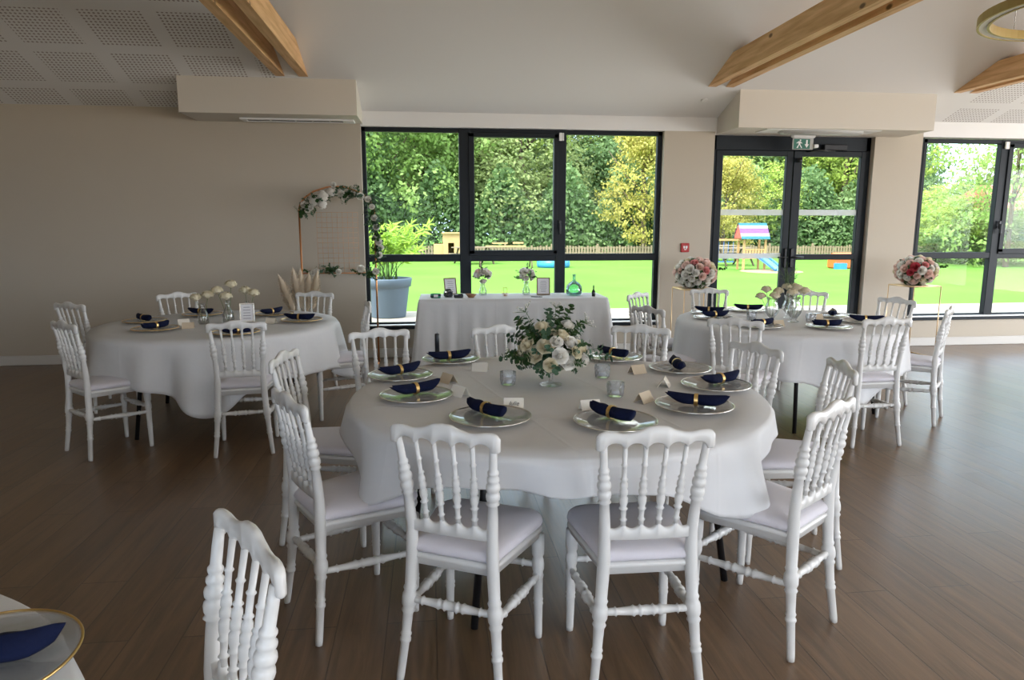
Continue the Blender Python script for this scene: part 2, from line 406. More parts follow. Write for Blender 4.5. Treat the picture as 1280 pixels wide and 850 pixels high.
# windows: FY = plane of the frames
FY = 8.23
def bar(mb, x0, x1, z0, z1, d=.035, off=0): mb.bbox((x0, FY-d+off, z0), (x1, FY+d+off, z1), .005)
def window(name, x0, x1, z0, z1, cols, tr, sashes):
    root = thing(name, None, None); root['kind'] = 'structure'
    fr = MB(); e = .05
    bar(fr, x0, x1, z1-e, z1); bar(fr, x0, x1, z0, z0+.035); bar(fr, x0, x0+.045, z0, z1); bar(fr, x1-.055, x1, z0, z1)
    for (a, b_) in cols: bar(fr, a, b_, z0, z1, .04)
    xs = [x0+.045]+[c for p in cols for c in p]+[x1-.055]
    for i in range(0, len(xs), 2): bar(fr, xs[i]-.01, xs[i+1]+.01, tr[0], tr[1])
    fr.build('window_frame', 'frame', root)
    for k in range(len(xs)//2):
        a, c = xs[2*k], xs[2*k+1]
        za, zb = tr[1], z1-e
        if k in sashes:
            sh = MB(); s = .045
            bar(sh, a-.02, c+.02, zb-s, zb+.01, .045, -.01); bar(sh, a-.02, c+.02, za-.02, za+s, .045, -.01)
            bar(sh, a-.02, a+s, za, zb, .045, -.01); bar(sh, c-s*.6, c+.02, za, zb, .045, -.01)
            sh.build('window_sash', 'frame', root)
        MB().box((a-.01, FY-.008, za-.01), (c+.01, FY+.008, zb+.01)).build('window_pane', 'pane', root)
        MB().box((a-.01, FY-.008, z0+.02), (c+.01, FY+.008, tr[0]+.01)).build('window_pane', 'pane', root)
    return root
w1 = window('window_1', W1[0], W1[1], W1[2], W1[3], [(.36, .49), (1.50, 1.62)], (1.12, 1.205), [1])
w2 = window('window_2', W2[0]+.08, W2[1], W2[2], W2[3]-.01, [(7.22, 7.34), (8.75, 8.87)], (1.12, 1.20), [1])
# window sills (white inner ledge with a dark lip)
for root, x0, x1 in ((w1, W1[0], W1[1]), (w2, W2[0], W2[1])):
    MB().bbox((x0, WY-.015, .372), (x1, FY-.036, .385), .004).build('window_sill', 'plastic_white', root)
    MB().bbox((x0, WY-.022, .335), (x1, WY, .371), .004).build('window_sill_lip', 'frame', root)
MB().box((W2[0], FY-.03, W2[2]), (W2[0]+.08, FY+.03, W2[3])).build('window_jamb', 'frame', w2)
def whandle(root, x):
    h = MB(); h.bbox((x-.014, FY-.075, 1.50), (x+.014, FY-.055, 1.60), .004); h.bbox((x-.011, FY-.105, 1.44), (x+.011, FY-.075, 1.56), .004)
    h.build('window_handle', 'black_metal', root)
whandle(w1, 1.545); whandle(w2, 7.29)
# the door
d = thing('door_1', None, None); d['kind'] = 'structure'
fr = MB(); x0, x1, z0, z1 = D1
bar(fr, x0, x1, 2.44, z1); bar(fr, x0, x0+.06, 0, z1); bar(fr, x1-.06, x1, 0, z1); bar(fr, x0, x1, 0, .03, .05)
fr.build('door_frame', 'frame', d)
def leaf(a, c, gl, gr, barz=None):
    o = MB()
    bar(o, a, gl, .03, 2.44, .03, -.012); bar(o, gr, c, .03, 2.44, .03, -.012)
    bar(o, gl-.005, gr+.005, 2.375, 2.44, .03, -.012); bar(o, gl-.005, gr+.005, .03, .14, .03, -.012)
    if barz: bar(o, gl-.005, gr+.005, barz-.035, barz+.035, .03, -.012)
    lf = o.build('door_leaf', 'frame', d)
    segs = [(.13, barz-.03), (barz+.03, 2.385)] if barz else [(.13, 2.385)]
    for (p, q) in segs: MB().box((gl-.01, FY-.018, p), (gr+.01, FY-.006, q)).build('door_pane', 'pane', lf)
    MB().box((gl, FY-.022, 1.665), (gr, FY-.0185, 1.735)).build('frosted_band', 'film', lf)
    if not barz: MB().box((gl, FY-.022, 1.135), (gr, FY-.0185, 1.20)).build('frosted_band', 'film', lf)
    return lf
l1 = leaf(3.46, 4.44, 3.545, 4.36); l2 = leaf(4.45, 5.39, 4.56, 5.33, 1.15)
h = MB(); h.bbox((4.47, FY-.07, 1.02), (4.51, FY-.042, 1.26), .006); h.tube([(4.49, FY-.06, 1.15), (4.49, FY-.11, 1.15), (4.62, FY-.115, 1.15)], .011)
h.build('door_handle', 'black_metal', l2)
h = MB(); h.bbox((4.39, FY-.07, 1.02), (4.42, FY-.042, 1.26), .006); h.tube([(4.405, FY-.06, 1.15), (4.405, FY-.11, 1.15), (4.28, FY-.115, 1.15)], .009)
h.build('door_handle', 'black_metal', l1)
h = MB(); h.bbox((4.80, FY-.10, 2.445), (5.10, FY-.036, 2.515), .008); h.tube([(4.95, FY-.085, 2.44), (4.70, FY-.19, 2.435), (4.60, FY-.06, 2.43)], .010)
h.build('door_closer', 'black_metal', d)
h = MB(); h.lathe([(.0, 0), (.03, 0), (.034, .02), (.03, .05), (0, .05)], (4.50, FY-.085, 2.30), 14)
h.build('door_lock', 'black_metal', l2)
# boxed-in soffits
def soffit(i, x0, x1, zb):
    b = MB(); yf = 7.53; zt = cz(yf)+.10
    vs = [(x0, yf, zb), (x1, yf, zb), (x1, WY, zb), (x0, WY, zb), (x0, yf, cz(yf)+.03), (x1, yf, cz(yf)+.03), (x1, WY, ZW+.03), (x0, WY, ZW+.03)]
    b.add(vs, [(0, 3, 2, 1), (4, 5, 6, 7), (0, 1, 5, 4), (1, 2, 6, 5), (2, 3, 7, 6), (3, 0, 4, 7)], 0, False)
    struct(b.build('trim_%d' % i, 'box_paint'))
soffit(2, -2.47, -.715, 2.66); soffit(3, 3.42, 5.76, 2.61)

# air grille under the left soffit
g = thing('air_vent', 'white slotted air grille set under the boxed ceiling drop left of the wide window', 'air vent', (-1.40, 7.90, 2.66))
b = MB(); b.bbox((-.56, -.10, -.018), (.62, -.06, 0), .004); b.bbox((-.56, .06, -.018), (.62, .10, 0), .004); b.bbox((-.56, -.06, -.018), (-.50, .06, 0), .004); b.bbox((.50, -.06, -.018), (.62, .06, 0), .004)
b.build('frame', 'plastic_white', g)
b = MB(); b.box((-.50, -.06, -.010), (.50, .06, -.002)); b.build('slot', 'dark_slot', g)
b = MB()
for x in (-.26, 0, .18, .36): b.box((x-.008, -.06, -.014), (x+.008, .06, -.0105))
b.build('divider', 'plastic_grey', g)
g = thing('air_curtain', 'long grey ceiling unit with a curved cover above the glass door', 'air curtain', (4.50, 7.72, 2.61))
b = MB(); lp = []
for x, s in ((-.50, .55), (-.46, .95), (0, 1), (.46, .95), (.50, .55)):
    lp.append([(x, -.10*s, 0), (x, -.085*s, -.028*s), (x, -.03*s, -.045*s), (x, .03*s, -.045*s), (x, .085*s, -.028*s), (x, .10*s, 0)])
b.loops(lp); b.build('cover', 'plastic_grey', g)
b = MB(); b.bbox((-.72, -.14, -.008), (.66, .15, 0), .003); b.build('mounting_plate', 'plastic_white', g)
# exit sign
g = thing('exit_sign', 'small emergency exit sign with running figure and down arrow above the door', 'exit sign', (4.40, 7.92, 2.61))
b = MB(); b.bbox((-.14, -.035, -.055), (.14, .035, 0), .012); b.build('housing', 'plastic_white', g)
b = MB(); b.bbox((-.13, -.005, -.185), (.13, .005, -.055), .003); sp_ = b.build('sign_plate', 'plastic_grey', g)
b = MB(); b.box((-.115, -.0075, -.178), (.085, -.0052, -.065)); sf_ = b.build('sign_face', 'sign_green', sp_)
b = MB(); y = -.0095
def quad(mb, p, y): mb.add([(a, y, c) for a, c in p]+[(a, y+.0015, c) for a, c in p], [tuple(range(len(p)))]+[tuple(range(2*len(p)-1, len(p)-1, -1))]+[(i, (i+1) % len(p), len(p)+(i+1) % len(p), len(p)+i) for i in range(len(p))], 0, False)
quad(b, [(.035, -.075), (.055, -.075), (.055, -.125), (.072, -.125), (.045, -.165), (.018, -.125), (.035, -.125)], y)
b.build('arrow', 'white_card', sp_)
b = MB(); quad(b, [(-.045, -.072), (-.028, -.072), (-.028, -.088), (-.045, -.088)], y)
quad(b, [(-.062, -.092), (-.032, -.092), (-.036, -.128), (-.058, -.128)], y); quad(b, [(-.036, -.094), (-.012, -.112), (-.016, -.118), (-.04, -.104)], y)
quad(b, [(-.058, -.128), (-.048, -.128), (-.066, -.170), (-.080, -.166)], y); quad(b, [(-.048, -.128), (-.036, -.128), (-.020, -.150), (-.030, -.158)], y)
quad(b, [(-.062, -.094), (-.084, -.112), (-.080, -.118), (-.058, -.104)], y); quad(b, [(-.018, -.150), (-.012, -.168), (-.022, -.170), (-.028, -.155)], y)
b.build('running_figure', 'white_card', sp_)
b = MB(); b.bbox((.132, -.03, -.165), (.185, .03, -.125), .006); b.build('spot_head', 'plastic_white', g)
# red wall sign
g = thing('fire_sign', 'small red square sign with a white symbol on the pillar left of the door', 'sign', (3.08, WY, 1.275))
b = MB(); b.bbox((-.052, -.022, -.055), (.052, 0, .055), .006); b.build('plate', 'red', g)
b = MB(); y = -.0245
quad(b, [(-.026, .022), (-.006, .022), (-.004, .004), (-.014, -.016), (-.024, -.002)], y); quad(b, [(.006, .022), (.026, .022), (.028, .002), (.016, -.018), (.002, -.004)], y)
quad(b, [(-.016, -.018), (.016, -.018), (.010, -.028), (-.010, -.028)], y)
b.build('symbol', 'white_card', g)
# contact sensors
for (x, z, wn) in ((1.555, 2.56, 'small white contact sensor at the top of the wide window by the long table'), (7.28, 2.54, 'small white contact sensor at the top of the far right window')):
    g = thing('window_sensor', wn, 'sensor', (x, FY-.04, z)); b = MB(); b.bbox((-.028, -.03, -.045), (.012, -.006, .045), .004); b.build('body', 'plastic_white', g)
    b = MB(); b.bbox((.016, -.026, -.045), (.030, -.006, .045), .004); b.build('magnet', 'plastic_white', g)
# roof beams (pairs)
def beam(x, label):
    zb, zt = cz(7.50), cz(6.90); t = .045; m = MB()
    # ends are cut along the roof slope; runs back to the rear slope
    yb0 = RID-(ZR-zb)*(RID-YB)/(ZR-ZW); yt0 = RID-(ZR-zt)*(RID-YB)/(ZR-ZW)
    pts = [(7.50, zb), (6.90, zt-.004), (yt0, zt-.004), (yb0, zb)]
    vs = [(-t, y, z-zb) for y, z in pts]+[(t, y, z-zb) for y, z in pts]
    m.add(vs, [(3, 2, 1, 0), (4, 5, 6, 7), (0, 1, 5, 4), (1, 2, 6, 5), (2, 3, 7, 6), (3, 0, 4, 7)], 0, False)
    o = m.build('roof_beam', 'beam', loc=(x, 0, zb)); tag(o, label, 'roof beam', 'exposed wooden roof ties in pairs')
beam(-1.46, 'left timber of the pine roof beam pair above the left table'); beam(-1.23, 'right timber of the pine roof beam pair above the left table')
beam(3.08, 'left timber of the pine roof beam pair that ends left of the door drop'); beam(3.28, 'right timber of the pine roof beam pair that ends left of the door drop')
beam(5.98, 'left timber of the pine roof beam pair at the far right'); beam(6.18, 'right timber of the pine roof beam pair at the far right')
# pendant rings
def ring(loc, label, r=.56):
    g = thing('pendant_ring_light', label, 'pendant light', loc); n = 64
    def band(r0, r1, z0, z1):
        m = MB(); lp = []
        for i in range(n):
            a = 2*pi*i/n; lp.append([(r*cos(a), r*sin(a), z) for r, z in ((r0, z0), (r1, z0), (r1, z1), (r0, z1))])
        m.loops(lp, close=True, sm=False); return m
    band(r-.012, r, 0, .048).build('outer_band', 'ringgold', g); band(r-.062, r-.050, .0, .048).build('inner_band', 'ringgold', g)
    band(r-.050, r-.012, .004, .02).build('diffuser', 'ringwhite', g)
    for k in range(3):
        a = R_(95+120*k); p = (g.location.x+(r-.04)*cos(a), g.location.y+(r-.04)*sin(a))
        MB().tube([((r-.03)*cos(a), (r-.03)*sin(a), .02), ((r-.03)*cos(a), (r-.03)*sin(a), cz(p[1])-loc[2])], .0022, 6).build('suspension_wire', 'silver', g)
ring((3.52, 3.42, 2.62), 'gold ring pendant light at the top right corner'); ring((-1.65, 3.0, 2.62), 'gold ring pendant light at the top left edge')
# downlights
for (x, y, lb) in ((3.1, 7.75, 'tiny white recessed ceiling spot near the right beam end'), (-.95, 5.95, 'tiny white recessed ceiling spot right of the left beams')):
    g = thing('ceiling_spot', lb, 'ceiling light', (x, y, cz(y)-.002)); g.rotation_euler = (-math.atan(SL), 0, 0)
    b = MB(); b.lathe([(.022, -.008), (.03, -.010), (.036, -.004), (.036, 0), (.022, 0)], n=20); b.build('bezel', 'plastic_white', g)
    b = MB(); b.lathe([(0, -.004), (.021, -.004), (.021, 0), (0, 0)], n=16); b.build('lamp', 'plastic_grey', g)

# ------------------------------------------------------------------ chair
def zprof(knots, step=.004): return knots
POST = [(0, .0125), (.02, .014), (.135, .0165), (.142, .0195), (.150, .0195), (.156, .0165), (.166, .0195), (.174, .017), (.24, .0185), (.250, .0225), (.260, .019),
        (.272, .0235), (.290, .0245), (.306, .0235), (.318, .0195), (.330, .0225), (.338, .0195), (.40, .0205), (.47, .021), (.55, .019), (.62, .0175), (.662, .0165),
        (.668, .021), (.675, .0175), (.684, .0205), (.693, .0215), (.703, .0205), (.709, .0172), (.716, .0205), (.724, .0215), (.733, .0205), (.740, .0168), (.748, .0195), (.756, .0195),
        (.763, .0155), (.772, .0180), (.778, .0180), (.784, .0148), (.83, .0125), (.866, .0115)]
PX = [(0, .182, -.228), (.15, .166, -.210), (.30, .154, -.196), (.45, .144, -.188), (.55, .143, -.188), (.68, .150, -.200), (.78, .157, -.214), (.90, .166, -.236)]
SPN = [(.585, .0085), (.602, .0085), (.606, .012), (.612, .0085), (.640, .0095), (.645, .0135), (.650, .0095), (.665, .0125), (.682, .0130), (.690, .0095), (.695, .0125), (.706, .0130), (.714, .0100),
       (.720, .0122), (.732, .0118), (.741, .0085), (.746, .0120), (.752, .0085), (.79, .0085), (.795, .0110), (.800, .0082), (.862, .0080)]
def crisp(tab, lo, hi, g):
    w = [r for z, r in tab if lo <= z <= hi]; mu = sum(w)/len(w)
    return [(z, mu+(r-mu)*g if lo <= z <= hi else r) for z, r in tab]
POST = crisp(crisp(POST, .655, .79, 1.5), .135, .34, 1.35)
SPN = crisp(SPN, .604, .802, 1.35)
def sm(z, tab=PX):
    for (a, b) in zip(tab, tab[1:]):
        if z <= b[0]: t = (z-a[0])/(b[0]-a[0]); return a[1]+(b[1]-a[1])*t, a[2]+(b[2]-a[2])*t
    return tab[-1][1], tab[-1][2]
def outline(inset, n=48):
    """rounded trapezoid seat, wide at the front"""
    pts = []
    cor = [(.205, .205, .075), (-.205, .205, .075), (-.160, -.195, .03), (.160, -.195, .03)]
    for k, (cx, cy, r) in enumerate(cor):
        sx, sy = (1 if cx > 0 else -1), (1 if cy > 0 else -1)
        ox, oy = cx-sx*r, cy-sy*r
        for j in range(8):
            a = (k*90 + 90*j/7)*pi/180
            rr = max(r-inset, .004)
            ex = max(0, inset-r+.004)
            pts.append((ox-sx*ex+rr*cos(a), oy-sy*ex+rr*sin(a)))
    # slight bow at the front
    return [(x, y+(.012*(1-(x/.2)**2) if y > .1 else 0)) for x, y in pts]
def make_chair(label):
    t = thing('napoleon_chair', label, 'chair')
    m = MB(); lp = [[(x, y, z) for x, y in outline(i)] for i, z in ((.02, .410), (.012, .413), (.010, .430), (.004, .436), (.0, .444), (.002, .452), (.012, .456))]
    m.loops(lp); m.build('seat_frame', 'resin', t)
    m = MB(); lp = [[(x, y, z) for x, y in outline(i)] for i, z in ((.012, .457), (.003, .462), (-.001, .472), (.003, .484), (.014, .493), (.04, .499), (.09, .503), (.15, .504))]
    m.loops(lp); m.build('seat_cushion', 'cushion', t)
    for s in (-1, 1):
        m = MB(); m.tube([(s*sm(z)[0], sm(z)[1], z) for z, r in POST], [r for z, r in POST], 14); m.build('back_post', 'resin', t)
    for s in (-1, 1):
        pr = [(0, .0125), (.02, .014), (.13, .0165), (.138, .0190), (.146, .0165), (.155, .0190), (.163, .017), (.235, .0180), (.250, .021), (.262, .018), (.275, .022), (.295, .023), (.312, .021), (.322, .018), (.332, .0225), (.36, .0235), (.41, .0235)]
        m = MB(); m.tube([(s*(.178+.004*(1-z/.4)), .172, z) for z, r in pr], [r for z, r in pr], 14); m.build('front_leg', 'resin', t)
    ST = [(0, .010), (.12, .0125), (.15, .0125), (.165, .0165), (.18, .0125), (.33, .015), (.36, .0180), (.38, .0145), (.41, .0145), (.43, .019), (.45, .0150), (.5, .0165), (.55, .0150), (.57, .019), (.59, .0145), (.62, .0145), (.64, .018), (.67, .015), (.82, .0125), (.835, .0165), (.85, .0125), (.88, .0125), (1, .010)]
    ST = crisp(ST, .16, .86, 1.4)
    def stretch(a, b):
        a = Vector(a); b = Vector(b); m = MB(); m.tube([a+(b-a)*u for u, r in ST], [r for u, r in ST], 10); m.build('stretcher', 'resin', t)
    stretch((-sm(.29)[0], sm(.29)[1], .29), (sm(.29)[0], sm(.29)[1], .29))
    stretch((-.180, .172, .29), (.180, .172, .29))
    for s in (-1, 1): stretch((s*sm(.27)[0], sm(.27)[1], .27), (s*.180, .172, .25))
    # crest rail and lower rail: a rounded section swept across, scalloped edges
    def rail(name, hw, top, bot, y0, th, curve):
        m = MB(); lp = []; n = 61
        for i in range(n):
            x = -hw+2*hw*i/(n-1); zt, zb = top(x), bot(x); zt = max(zt, zb+.004)
            y = y0(x)-curve*(1-(x/hw)**2)
            r = min(th*.28, (zt-zb)*.3)
            e = min(1, sqrt(max(0., 1-((abs(x)-(hw-.008))/.008)**2)) if abs(x) > hw-.008 else 1)
            h = th*.5*max(e, .3)
            lp.append([(x, y-h, zb+r), (x, y-h, zt-r), (x, y-h*.5, zt-r*.25), (x, y, zt), (x, y+h*.5, zt-r*.25), (x, y+h, zt-r), (x, y+h, zb+r), (x, y+h*.5, zb+r*.25), (x, y, zb), (x, y-h*.5, zb+r*.25)])
        m.loops(lp); m.build(name, 'resin', t)
    xs_t = [-.162, -.097, -.0325, .0325, .097, .162]; xs_b = [-.143, -.086, -.0287, .0287, .086, .143]
    def arch(x, xs, amp):
        for a, b in zip(xs, xs[1:]):
            if a <= x <= b:
                u = (x-a)/(b-a); return amp*sqrt(max(0., 1-(2*u-1)**2))
        return 0
    def top(x):
        a = abs(x)
        tab = [(0, .926), (.03, .923), (.055, .912), (.085, .904), (.11, .903), (.135, .908), (.16, .909), (.176, .904), (.187, .893), (.19, .888)]
        return interp(tab, a)[0]
    def bot(x):
        a = abs(x)
        if a > .162: return .845 if a < .184 else .850
        return .843+arch(x, xs_t, .027)
    rail('crest_rail', .188, top, bot, lambda x: sm(.87)[1]-.002, .021, .012)
    rail('lower_rail', .143, lambda x: .608-arch(x, xs_b, .034), lambda x: .535, lambda x: sm(.57)[1], .020, .006)
    for k in (1, 2, 3, 4):
        m = MB(); pts = []
        for z, r in SPN:
            u = (z-.59)/(.86-.59); x = xs_b[k]+(xs_t[k]-xs_b[k])*u
            yy = sm(z)[1]-(.006+(.012-.006)*u)*(1-(abs(x)/.16)**2)
            pts.append((x, yy, z))
        m.tube(pts, [r for z, r in SPN], 10); m.build('spindle', 'resin', t)
    return t

# crest centre (x, y) on the floor plan and facing angle (deg, direction the sitter looks)
CH = [
 ('nearest left white chair, seen from behind, at the central table', .03, 2.06, 63, 'c'),
 ('nearest right white chair, seen squarely from behind, at the central table', .68, 1.96, 89, 'c'),
 ('white chair at the front right of the central table, seen side-on with its whole seat', 1.40, 2.19, 126, 'c'),
 ('white chair right of the central table, mostly behind the front right chair', 1.86, 2.87, 166, 'c'),
 ('white chair at the far right edge of the central table, nearest its rim plates', 1.70, 3.39, 199, 'c'),
 ('white chair behind the central table, right of the bouquet', 1.30, 4.12, 241, 'c'),
 ('white chair behind the central table, half hidden by the bouquet', .43, 4.22, 277, 'c'),
 ('white chair at the far left edge of the central table, above the left plates', -.31, 4.15, 289, 'c'),
 ('white chair left of the central table, behind the nearer left chair', -.72, 3.42, -9, 'c'),
 ('white chair at the near left of the central table, side-on with a long seat', -.53, 2.54, 29, 'c'),
 ('white chair at the near left of the left table, seat turned to the right', -2.38, 4.75, 47, 'l'),
 ('white chair at the far left end of the left table, behind another chair', -2.92, 5.95, 60, 'l'),
 ('white chair against the wall behind the left table, left of the cream flowers', -2.35, 6.75, 305, 'l'),
 ('white chair behind the left table in front of the pampas grass', -1.09, 6.70, 258, 'l'),
 ('white chair in front of the left table, seen squarely from behind', -1.26, 4.62, 98, 'l'),
 ('white chair right of the left table, back seen edge-on by the pot window', -.50, 5.69, 190, 'l'),
 ('white chair at the near left of the right table, behind the central table chairs', 2.03, 4.37, 53, 'r'),
 ('white chair at the left side of the right table, in front of the pillar edge', 1.67, 5.14, 24, 'r'),
 ('white chair at the far left of the right table, against the window corner', 1.93, 6.25, -48, 'r'),
 ('white chair behind the right table under the left pink flower ball', 2.77, 6.58, 255, 'r'),
 ('white chair behind the right table in front of the glass door', 3.62, 6.25, 238, 'r'),
 ('white chair right of the right table under the right pink flower ball', 4.03, 5.52, 196, 'r'),
 ('rightmost white chair, side-on, at the right table', 3.98, 4.83, 134, 'r'),
 ('white chair at the near right of the right table, seen from behind on open floor', 3.08, 4.29, 92, 'r'),
 ('closest white chair at the bottom left, only its back in view', -.375, 1.37, 213, 'n'),
]
GR = {'c': 'white chairs around the central table', 'l': 'white chairs around the left table', 'r': 'white chairs around the right table', 'n': 'white chair at the corner table'}
proto = None
for (lb, x, y, a, g) in CH:
    rz = R_(a-90); off = .24
    ox, oy = x+off*cos(R_(a)), y+off*sin(R_(a))
    if proto is None:
        proto = make_chair(lb); proto.location = (ox, oy, 0); proto.rotation_euler = (0, 0, rz); proto['group'] = GR[g]
    else: copy_tree(proto, None, (ox, oy, 0), rz, lb, GR[g])

# ------------------------------------------------------------------ tables
def round_table(cx, cy, R, name, lang, corner, seed, lo=.2, hi=.4, legs=0, flare=.10):
    t = thing('round_table', 'round table with black legs under the cloth: %s' % lang, 'table', (cx, cy, 0), R_(legs), 'round folding tables')
    m = MB(); m.lathe([(0, .715), (R-.03, .715), (R-.015, .722), (R-.012, .742), (R-.03, .748), (0, .748)], n=64); m.build('tabletop', 'wood_top', t)
    for k in range(4):
        aa = R_(90*k); p = R-.15
        mm = MB(); mm.tube([((p-.10)*cos(aa), (p-.10)*sin(aa), .715), ((p-.08)*cos(aa), (p-.08)*sin(aa), .5), (p*cos(aa), p*sin(aa), 0)], .015, 10); mm.build('leg', 'black_metal', t)
    r_ = random.Random(seed); ph = [r_.uniform(0, 6.28) for _ in range(8)]
    N, K, TOPK = 288, 16, 9; zt = .756
    th = [2*pi*i/N for i in range(N)]
    ca = R_(corner)
    def hang(u):
        return lo+(hi-lo)*((1+cos(4*(u-ca)))/2)**3.6
    verts = [(0, 0, zt)]; faces = []
    for k in range(1, TOPK+1):
        rr = (R-.012)*k/TOPK
        for u in th: verts.append((rr*cos(u), rr*sin(u), zt+.0012*sin(3*u+ph[0])*(k/TOPK)))
    for k in range(1, K+1):
        s = k/K
        for u in th:
            H = hang(u); c4 = cos(4*(u-ca))
            sharp = math.exp(-((1-c4)*2.2))
            fold = .5*sin(9*u+ph[1])+.5*sin(15*u+ph[2])+.35*sin(23*u+ph[3])
            side = .045*H*s*math.cos(8*(u-ca))
            z = zt-.006*0-H*s
            rd = R+.006*min(1, s*6)+(s*H)*(flare+.10*sharp)-.22*s*H*(math.exp(-((abs(((u-ca+pi/4) % (pi/2))-pi/4)-.26)/.09)**2))*.8+s*.068*fold*(.28+H)
            if s*H < .02: rd = R-.008+.014*(s*H/.02)
            verts.append((rd*cos(u), rd*sin(u), z+.0))
    T = TOPK+K
    for i in range(N):
        j = (i+1) % N; faces.append((0, 1+i, 1+j))
        for k in range(T-1):
            faces.append((1+k*N+i, 1+(k+1)*N+i, 1+(k+1)*N+j, 1+k*N+j))
    m = MB(); m.add(verts, faces)
    o = m.build('tablecloth', cloth_mat('tablecloth '+name, cx, cy, ca+pi/4), loc=(cx, cy, 0))
    so = o.modifiers.new('thickness', 'SOLIDIFY'); so.thickness = .0015; so.offset = 1
    tag(o, 'white cloth draped in folds over the %s' % lang, 'tablecloth', 'white tablecloths on round tables')
    return t
T1 = (.58, 3.10, .95); T2 = (-1.68, 5.72, .92); T3 = (2.93, 5.36, .88); T4 = (-1.40, .72, .90)
round_table(*T1, 'central', 'large central table', -58, 3, .12, .28, -33)
round_table(*T2, 'left', 'round table by the left wall', -80, 5, .32, .52, -126)
round_table(*T3, 'right', 'round table before the glass door', -86, 8, .32, .50, -110)
round_table(*T4, 'corner', 'table cut off at the bottom left corner', 20, 11, .3, .45)
TZ = .7585

# plates
def make_plate(rim):
    t = thing('charger_plate', None, 'plate')
    pr = [(0, .006), (.06, .006), (.085, .004), (.095, .003), (.112, .008), (.150, .016), (.162, .020), (.162, .023), (.150, .020), (.112, .012), (.097, .008), (.085, .008), (.06, .010), (0, .010)]
    m = MB(); lp = []
    m.lathe(pr, n=48); m.build('dish', 'plateglass', t)
    m = MB(); m.tube([(.163*cos(2*pi*i/64), .163*sin(2*pi*i/64), .0215) for i in range(64)], .0028, 8, close=True); m.build('rim', rim, t)
    return t
def make_napkin(kind):
    """navy cloth rolled to a boat shape, pinched by a gold ring; ends pointed upwards"""
    t = thing('rolled_napkin', None, 'napkin')
    L = .25 if kind == 'long' else .21
    m = MB(); n = 20; lp = []; K = 25
    for i in range(K):
        u = i/(K-1)*2-1; x = L/2*u; c = abs(u)
        zt = .043+.007*c+.003*sin(9*u)
        zb = .003+(.030 if kind == 'long' else .010)*(max(0, (c-.45)/.55)**1.5 if u < 0 else .6*max(0, (c-.62)/.38)**1.6)
        w = .0235+.011*sin(pi*min(1, c*1.25))
        if c > .7: w *= 1-(.66 if kind == 'long' else .35)*((c-.7)/.3)**1.3
        r_ = []
        for k in range(n):
            a = 2*pi*k/n; q = 1+.09*sin(3*a+u*3)+.05*sin(5*a-u*5)
            r_.append((x+.010*sin(a)*(1 if u > 0 else -1)*c, w*q*cos(a), (zt+zb)/2+(zt-zb)/2*(1+.05*sin(4*a+2*u))*sin(a)))
        lp.append(r_)
    m.loops(lp)
    # the loose edge folded over the top
    P = []
    for i in range(13):
        u = i/12*2-1; x = L/2*u*.98; c = abs(u); w = (.0245+.011*sin(pi*min(1, c*1.25)))*(1-.6*max(0, c-.7)/.3)
        P.append([(x, -w*1.02, .024+.014*c), (x, -w*.75, .041+.008*c), (x, -w*.15, .049+.006*c)])
    vs = [p for r_ in P for p in r_]; m.add(vs, [(i*3+j, (i+1)*3+j, (i+1)*3+j+1, i*3+j+1) for i in range(12) for j in range(2)])
    m.build('cloth', 'navy', t)
    m = MB(); lp = []
    for i in range(28):
        a = 2*pi*i/28; yi, zi = .0262*cos(a), .0245+.0255*sin(a); yo, zo = .028*cos(a), .0245+.0275*sin(a)
        lp.append([(-.010, yi, zi), (.006, yi, zi), (.006, yo, zo), (-.010, yo, zo)])
    m.loops(lp, close=True, sm=False); m.build('napkin_ring', 'gold', t)
    return t
plate_s = make_plate('silver'); plate_g = make_plate('gold'); nap_l = make_napkin('long'); nap_s = make_napkin('short')
used = set()
def place(o, loc, rz, label, group):
    if o.name not in used:
        used.add(o.name); o.location = loc; o.rotation_euler = (0, 0, rz); o['label'] = label; o['group'] = group; return o
    return copy_tree(o, None, loc, rz, label, group)
def setting(px, py, n0, n1, long, lb, gold, grp):
    place(plate_g if gold else plate_s, (px, py, TZ-.003), rnd.uniform(0, 6), 'glass charger plate %s' % lb, 'glass charger plates on the '+grp)
    cx, cy = (n0[0]+n1[0])/2, (n0[1]+n1[1])/2
    # keep the roll on its plate
    dx, dy = cx-px, cy-py; dd = sqrt(dx*dx+dy*dy)
    if dd > .05: cx, cy = px+dx/dd*.05, py+dy/dd*.05
    place(nap_l if long else nap_s, (cx, cy, TZ+.011), atan2(n1[1]-n0[1], n1[0]-n0[0]), 'navy napkin roll, gold ring, %s' % lb, 'navy napkins on the '+grp)
C_ = 'central table'
setting(.23, 2.66, (.15, 2.82), (.27, 2.66), 0, 'front left of the central table by the Julie card', 0, C_)
setting(-.07, 3.06, (-.20, 3.02), (.05, 3.18), 1, 'left rim of the central table, nearer one', 0, C_)
setting(-.16, 3.50, (-.28, 3.44), (-.05, 3.62), 1, 'left rim of the central table, farther one', 0, C_)
setting(.11, 3.90, (-.04, 3.86), (.24, 3.94), 1, 'far left of the central table by the candle', 0, C_)
setting(1.06, 3.86, (1.01, 3.98), (1.12, 3.80), 0, 'back of the central table right of the bouquet', 0, C_)
setting(1.33, 3.50, (1.34, 3.64), (1.30, 3.40), 0, 'back right of the central table, roll pointing away', 0, C_)
setting(1.36, 3.10, (1.27, 3.08), (1.53, 3.20), 1, 'right rim of the central table, farther one', 0, C_)
setting(1.11, 2.74, (1.00, 2.80), (1.24, 2.68), 1, 'right rim of the central table, nearer one', 0, C_)
setting(.71, 2.54, (.64, 2.70), (.78, 2.50), 0, 'front right of the central table behind a chair', 0, C_)
L_ = 'left table'
